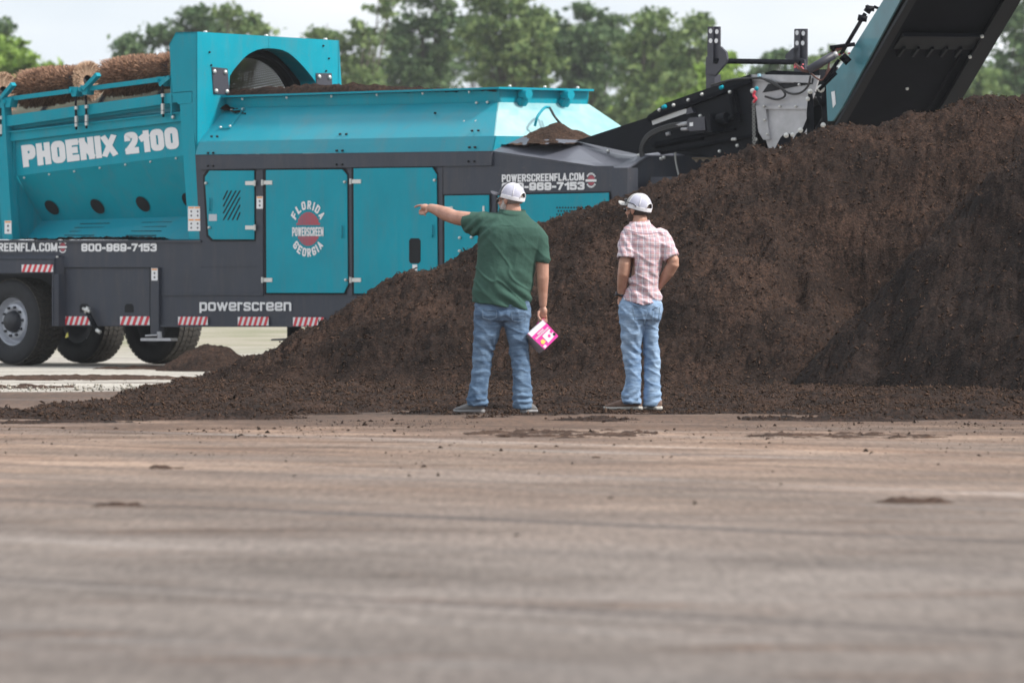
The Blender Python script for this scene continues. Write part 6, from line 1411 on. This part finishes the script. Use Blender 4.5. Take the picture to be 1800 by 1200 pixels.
# jeans
def foldj(P_, S_, ank, kn):
    def f(c, n):
        z = c[:, 2]; a = noise3(c, (9, 9, 14), 11) * 0.006
        k = np.exp(-((z - kn) / 0.10) ** 2); st = np.exp(-((z - ank) / 0.07) ** 2)
        w_ = 5 * fbm(c[:, 0] * 9 + z * 4, c[:, 1] * 9 - z * 3, 2, 4); am = 0.5 + fbm(c[:, 0] * 11, z * 9, 2, 31); rd = (1 - np.clip(np.abs(fbm(z * 9 + c[:, 0] * 6, c[:, 0] * 5 - z * 2, 2, 65)) * 2.6, 0, 1)) ** 2 * 0.009; return a + rd + k * np.sin(z * 70 + w_ + c[:, 0] * 50) * 0.007 * am + st * np.sin(z * 105 + w_ - c[:, 0] * 40) * 0.012 * am + 0.007 * noise3(c, (5, 5, 16), 17)
    return f
j1 = Sculpt()
j1.loft([ringx(y, l, r, b_, d) for y, l, r, b_, d in ((528, 836, 930, .125, 0), (545, 834, 931, .13, 0), (558, 833.5, 931.5, .135, -.005), (568, 833.5, 931.5, .12, 0))], 28, 2.6)
j1.loft([ringx(y, l, r, b_, d) for y, l, r, b_, d in ((560, 834, 884, .11, 0), (578, 833, 882.5, .108, 0), (600, 832.5, 876, .10, 0), (620, 832, 868, .09, .01), (636, 830.5, 865, .086, .01), (655, 829.5, 862, .082, .0), (680, 826.5, 859, .08, -.01), (697, 822, 857.5, .082, -.01), (706, 820, 857.5, .088, -.01), (717, 820.5, 857, .085, -.01))], 20, 2.3)
j1.loft([ringx(y, l, r, b_, d) for y, l, r, b_, d in ((560, 882.5, 931.5, .11, 0), (578, 885, 931, .108, 0), (600, 892, 929.5, .10, 0), (620, 897, 928, .09, .01), (636, 900, 929.5, .086, .01), (655, 901, 932, .082, .0), (680, 901.5, 933.5, .08, -.01), (700, 901, 935, .086, -.01), (710, 901, 935, .09, -.01), (722, 903, 934.5, .085, -.01))], 20, 2.3)
jn1 = j1.build('jeans', JEANS1, man1, 0.007, 4, foldj(p1, S1, 0.11, 0.48))
SEAM = mat('denim_stitching', (0.10, 0.15, 0.22), 0.9)
for (x0, x1, y0, y1) in ((848, 873, 549, 566), (899, 924, 553, 570)):
    b_ = MB(); q = [p1(x0, y0, -.142), p1(x1, y0 + 1, -.142), p1(x1 - 1, y1 - 3, -.150), p1((x0 + x1) / 2, y1, -.150), p1(x0 + 1, y1 - 3, -.150), p1(x0, y0, -.142)]; b_.tube(q, 0.0035, 5); b_.build('pocket_stitching', SEAM, jn1, True)
shoe(man1, p1(850, 729.5, -0.02), p1(799, 729.5, 0.10), 0.105, SHOEG, SOLEG, 0.085); shoe(man1, p1(921, 729.5, -0.07), p1(938, 729.5, 0.17), 0.105, SHOEG, SOLEG, 0.085)

# ---- pink carton ---------------------------------------------------
cy = 0.02
PINK = mat('pink_print', (0.72, 0.03, 0.33), 0.4); CART = mat('white_carton', (0.72, 0.70, 0.74), 0.45, var=0.05); YEL = mat('yellow_print', (0.75, 0.60, 0.12), 0.5); PKD = mat('shaded_carton_side', (0.42, 0.40, 0.44), 0.4)
cart = empty('carton', man1.location); tag(cart, 'small pink and white carton hanging by its handle from the pointing man\'s right hand', 'carton')
fq = [p1(955, 566, cy - .07), p1(981.5, 595, cy - .02), p1(957, 618.5, cy - .09), p1(927.5, 590.5, cy - .14)]
dep = Vector((-0.04, 0.14, -0.03))
b_ = MB(); b_.prism(fq, dep); bx_ = b_.build('carton_box', CART, cart)
n_ = (fq[1] - fq[0]).cross(fq[3] - fq[0]).normalized(); n_ = -n_ if n_.y > 0 else n_
def cf(a, c, l=0.002): return fq[0].lerp(fq[1], a).lerp(fq[3].lerp(fq[2], a), c) + n_ * l      # a along top-right edge, c along top-left edge
def cpoly(name, pts, m, l): o = MB(); o.prism([cf(a, c, l) for a, c in pts], -n_ * 0.001); return o.build(name, m, bx_)
cpoly('pink_panel', [(0.0, 0.0), (1, 0.0), (1, 1), (0.0, 1), (0.0, .98), (.22, .98), (.22, .02), (0.0, .02)], PINK, 0.002)
cpoly('white_panel', [(.48, .10), (.86, .05), (.90, .62), (.50, .60)], CART, 0.004); cpoly('yellow_star', [(.62, .68), (.78, .66), (.80, .84), (.72, .90), (.60, .82)], YEL, 0.005); cpoly('white_label', [(.84, .80), (.96, .78), (.97, .94), (.86, .96)], CART, 0.005)
o = MB()
for r_, (a, c0, c1) in enumerate(((.27, .35, .70), (.37, .12, .92))):
    k = 0
    c = c1
    while c > c0: o.prism([cf(a, c, .005), cf(a + .07, c, .005), cf(a + .07, c - .045, .005), cf(a, c - .045, .005)], -n_ * 0.001); c -= .065
o.build('printed_words', CART, bx_)
for (a, c) in ((.62, .12), (.8, .1), (.7, .34)):
    q = MB(); ctr = cf(a, c, .006); ux = (fq[1] - fq[0]).normalized(); uy = n_.cross(ux); q.add([ctr + (ux * math.cos(t) + uy * math.sin(t)) * 0.013 for t in [k * math.pi / 6 for k in range(12)]], [tuple(range(12))]); q.build('printed_dot', PINK if a < .75 else M['dark'], bx_, fix=False)
sq = MB(); sq.prism([fq[3] + dep * .02 - Vector((.002, 0, .002)), fq[3] + dep * .98 - Vector((.002, 0, .002)), fq[2] + dep * .98 - Vector((.002, 0, .002)), fq[2] + dep * .02 - Vector((.002, 0, .002))], Vector((-.001, 0, -.001))); sq.build('carton_side', PKD, bx_)  # shade of the left side painted in as gray over the white carton
hd = MB(); mid = p1(954.5, 567.5, 0.02); hd.tube(bez([fq[0] + dep * .5 + Vector((-.035, 0, -.035)), mid + Vector((-.02, 0, .002)), mid + Vector((.02, 0, .002)), fq[0] + dep * .5 + Vector((.035, 0, -.04))]), 0.006, 6); hd.build('handle', PINK, cart, True)

# ============ second man: plaid shirt ============
Y2m = 65.4; S2 = FPX / Y2m; X2 = 1130.0; Z2m = 724.5
man2 = empty('person', ((X2 - 900) * Y2m / FPX, Y2m, 0.014)); tag(man2, 'man in pink plaid shirt and light jeans standing with a hand in his pocket', 'person')
def p2(x, y, d=0.0): return Vector(((x - X2) / S2, d, (Z2m - y) / S2))
def rx2(y, xl, xr, b_, d=0.0, tilt=0.0): return ringx(y, xl, xr, b_, d, tilt, p2, S2)
s2 = Sculpt()
H2, R2m = head(s2, p2(1120.0, 373.5, 0.02), (-0.84, 0.54, -0.03))
s2.limb([p2(1126, 410, 0.0), p2(1125, 391, 0.0), p2(1122, 378, 0.02)], [0.07, 0.060, 0.056], 18)
s2.loft([rx2(y, l, r, b_) for y, l, r, b_ in ((405, 1108, 1152, .08), (425, 1100, 1168, .10), (470, 1112, 1155, .11), (520, 1104, 1155, .11), (545, 1095, 1158, .10))])
s2.limb([p2(1108, 545), p2(1110, 620, 0.02), p2(1110, 705)], [0.065, 0.046, 0.036]); s2.limb([p2(1146, 545, .03), p2(1145, 625, 0.05), p2(1146, 705, .04)], [0.055, 0.044, 0.036])
s2.limb([p2(1103, 418, -.02), p2(1101, 445, -.05), p2(1098.5, 466, -.07)], [0.04, 0.048, 0.050]); s2.limb([p2(1098.5, 466, -.07), p2(1096, 486, -.06), p2(1093.5, 505, -.02), p2(1091.5, 524, 0.02)], [0.052, 0.051, 0.042, 0.030])
s2.ball(p2(1092.5, 533, 0.03), (0.026, 0.034, 0.044)); finger(s2, [p2(1088, 530, 0.01), p2(1087, 537, -0.01), p2(1090, 543, -0.02)], 0.0105)
for i in range(4): finger(s2, [p2(1089.5 + i * 2.6, 540, 0.045 - i * .012), p2(1090.5 + i * 2.4, 548, 0.045 - i * .012), p2(1092 + i * 2.2, 554, 0.04 - i * .01)], 0.0088)
s2.limb([p2(1162, 425, 0), p2(1175, 448, -.04), p2(1184.5, 465, -.06)], [0.06, 0.055, 0.048]); s2.limb([p2(1184.5, 467, -.06), p2(1175, 483, -.03), p2(1165, 498, 0.02), p2(1159, 507, 0.06)], [0.048, 0.049, 0.038, 0.030])
s2.ball(p2(1155, 512, 0.09), (0.036, 0.034, 0.026)); 
for i in range(4): finger(s2, [p2(1152, 509 + i * 3.2, 0.11), p2(1148, 511 + i * 3.4, 0.13), p2(1143, 514 + i * 3.4, 0.135)], 0.0088)
finger(s2, [p2(1156, 507, 0.07), p2(1153, 504, 0.05), p2(1149, 504, 0.04)], 0.0105)
body2 = s2.build('body', SKIN2, man2, 0.0055, 3)
eyes(H2, R2m, man2, body2)
hb = Sculpt(); hb.ball(H2(-0.020, 0, 0.016), (0.097, 0.080, 0.090), R2m, 20); hb.ball(H2(-0.058, 0, -0.020), (0.048, 0.062, 0.052), R2m)
hb.build('hair', HAIRD, body2, 0.006, 2, cut=lambda c: (R2m.inverted() @ (c - H2(0, 0, 0))).x > 0.015 or (R2m.inverted() @ (c - H2(0, 0, 0))).z < -0.046)
bd = Sculpt(); bd.ball(H2(0.045, 0, -0.078), (0.044, 0.044, 0.037), R2m)
for s_ in (1, -1): bd.ball(H2(0.028, s_ * 0.036, -0.052), (0.038, 0.030, 0.040), R2m); bd.ball(H2(0.018, s_ * 0.060, -0.03), (0.015, 0.015, 0.038), R2m)
bd.ball(H2(0.088, 0, -0.046), (0.010, 0.026, 0.007), R2m)
bd.build('beard', BEARDD, body2, 0.006, 2)
Q2 = cap(H2, R2m, body2, BRIMP, BRIMP, -0.30, 0.0)
sunglasses(H2, R2m, body2); sunglasses(H2, R2m, body2, dz=0.030, name='spare_sunglasses', Q=Q2)
def fold2(c, n):
    z, x = c[:, 2], c[:, 0]; r = noise3(c, (6, 5, 9), 25) * 0.013
    hor = np.exp(-((z - (0.985 - (x + .05) * 0.55)) / 0.018) ** 2) * -0.010 + np.exp(-((z - (0.915 - (x) * 0.25)) / 0.016) ** 2) * -0.007
    ver = np.sin(x * 60 + z * 18 + 2 * fbm(x * 6, z * 5, 2, 6)) * np.clip((1.35 - z) / .2, 0, 1) * 0.004
    sl = np.exp(-((x + .15) / 0.07) ** 2) * np.exp(-((z - 1.36) / 0.12) ** 2) * np.sin((x + z * .6) * 85) * 0.006
    rd = (1 - np.clip(np.abs(fbm((x * .5 + z) * 11, (x - z * .5) * 2.6, 2, 63)) * 2.6, 0, 1)) ** 2 * 0.009
    return r + hor + ver + sl + rd
sh2 = Sculpt()
sh2.loft([rx2(y, l, r, b_, d, t) for y, l, r, b_, d, t in ((397, 1108, 1141, .064, .0, .0), (402, 1103, 1150, .08, .0, .1), (408, 1097, 1160, .10, .0, .12), (417, 1095, 1170, .115, 0, .1), (432, 1097, 1173, .125, 0, .05), (450, 1102, 1170, .13, 0, 0), (470, 1106, 1163, .128, 0, 0), (490, 1105, 1158, .125, 0, 0), (508, 1102, 1157.5, .125, 0, .05), (524, 1096, 1163, .135, 0, .06), (545, 1093, 1165, .14, 0, .06))], 28, 2.3)
sh2.limb([p2(1110, 416, -.01), p2(1103, 432, -.04), p2(1100.5, 458, -.065)], [0.082, 0.078, 0.068], 16); sh2.limb([p2(1158, 420, 0), p2(1170, 440, -.03), p2(1180, 458, -.055)], [0.082, 0.076, 0.062], 16)
da = (p2(1100.5, 458, -.065) - p2(1103, 432, -.04)).normalized(); db = (p2(1180, 458, -.055) - p2(1170, 440, -.03)).normalized()
def cut2(c):
    x = c.x * S2 + X2; y = Z2m - c.z * S2
    hem = 532 + max(0, 1 - abs(x - 1131) / 32) * 9
    if y > hem: return True
    if x < 1120 and c.y < -0.0 and (c - p2(1100.5, 459, -.065)).dot(da) > 0 and (c - p2(1100.5, 470, -.07)).length < 0.11 and x < 1115.5: return True
    if x > 1165 and (c - p2(1180.5, 459, -.055)).dot(db) > 0: return True
    return (c - p2(1124.5, 392, 0.0)).length < 0.06
shirt2 = sh2.build('plaid_shirt', PLAID, man2, 0.007, 5, fold2, cut2)
so = shirt2.modifiers.new('solid', 'SOLIDIFY'); so.thickness = 0.004; so.offset = -1
x_ = []
for k in range(29):
    t = 2 * math.pi * k / 28
    for (rx, ry, y) in ((0.090, 0.080, 405), (0.093, 0.080, 400), (0.080, 0.068, 392.5), (0.074, 0.062, 397)):
        x_.append(p2(1124.5, y - 1.5 * math.sin(t) - 1.0 * math.cos(t), 0.0) + Vector((rx * math.cos(t), ry * math.sin(t), 0)))
co_ = MB(); co_.add(x_, fs[:84]); co_.build('collar', PLAID, shirt2, True)
b_ = MB(); b_.tube([p2(1103, 409, -.118), p2(1120, 414.5, -.13), p2(1140, 416, -.128), p2(1160, 413, -.105)], 0.003, 5); b_.build('yoke_seam', mat('seam_shadow', (0.3, 0.2, 0.24), 0.9), shirt2, True)
b_ = MB(); 
for (c, d_, r_) in ((p2(1100.5, 457, -.065), da, .070), (p2(1180, 456.5, -.055), db, .064)):
    b_.lathe([(r_, -0.022), (r_ + .004, -.02), (r_ + .004, 0.006), (r_ - .002, 0.008)], c, d_, 20)
b_.build('sleeve_cuffs', PLAID, shirt2, True)
j2 = Sculpt()
j2.loft([rx2(y, l, r, b_, d) for y, l, r, b_, d in ((526, 1095, 1159, .105, 0), (538, 1088, 1164.5, .12, 0), (552, 1087.5, 1163, .125, 0), (566, 1089, 1160, .12, 0))], 28, 2.5)
j2.loft([rx2(y, l, r, b_, d) for y, l, r, b_, d in ((555, 1088, 1136, .11, -.01), (580, 1090.5, 1132, .105, -.01), (604, 1093, 1128, .095, .0), (620, 1093.5, 1127, .09, .01), (634, 1096.5, 1127, .085, .0), (655, 1100, 1126.5, .082, -.01), (680, 1098, 1126.5, .084, -.02), (697, 1092.5, 1126.5, .09, -.02), (713, 1094, 1127, .085, -.02))], 20, 2.3)
j2.loft([rx2(y, l, r, b_, d) for y, l, r, b_, d in ((555, 1128, 1161, .11, .03), (580, 1131, 1158, .10, .04), (604, 1130.5, 1156, .092, .05), (622, 1131, 1159, .088, .06), (650, 1133, 1160, .08, .05), (680, 1132, 1160, .08, .04), (700, 1129.5, 1161, .088, .04), (718, 1131.5, 1161, .085, .04))], 20, 2.3)
jn2 = j2.build('jeans', JEANS2, man2, 0.007, 4, foldj(p2, S2, 0.09, 0.47))
for (pts) in ([(1111, 540), (1139, 548), (1132, 574), (1116, 567), (1111, 540)], [(1146, 549), (1160, 542), (1157, 565), (1146, 570), (1146, 549)]):
    b_ = MB(); b_.tube([p2(x, y, -.133 - 0.0006 * (y - 540) if x < 1142 else -.118) for x, y in pts], 0.0035, 5); b_.build('pocket_stitching', SEAM, jn2, True)
shoe(man2, p2(1128, 724.5, -0.03), p2(1063, 724.5, 0.07), 0.105, SHOEB, SOLE, 0.095); shoe(man2, p2(1158, 724.5, -0.03), p2(1140, 724.5, 0.22), 0.105, SHOEB, SOLE, 0.085)
wt = MB(); wc = p2(1092.2, 521, 0.015); wd_ = (p2(1091.5, 524, 0.02) - p2(1093.5, 505, -0.02)).normalized(); wt.lathe([(0.032, -0.010), (0.036, -0.010), (0.036, 0.010), (0.032, 0.010)], wc, wd_, 20, closed=True); wo = wt.build('wrist_watch', GLASS, man2, True)
wf = MB(); wf.lathe([(0.001, 0.012), (0.017, 0.012), (0.019, 0.0), (0.001, 0.0)], wc + Vector((-.034, -.006, 0)), (-1, -.15, 0), 14); wf.build('watch_face', M['plate'], wo, True)
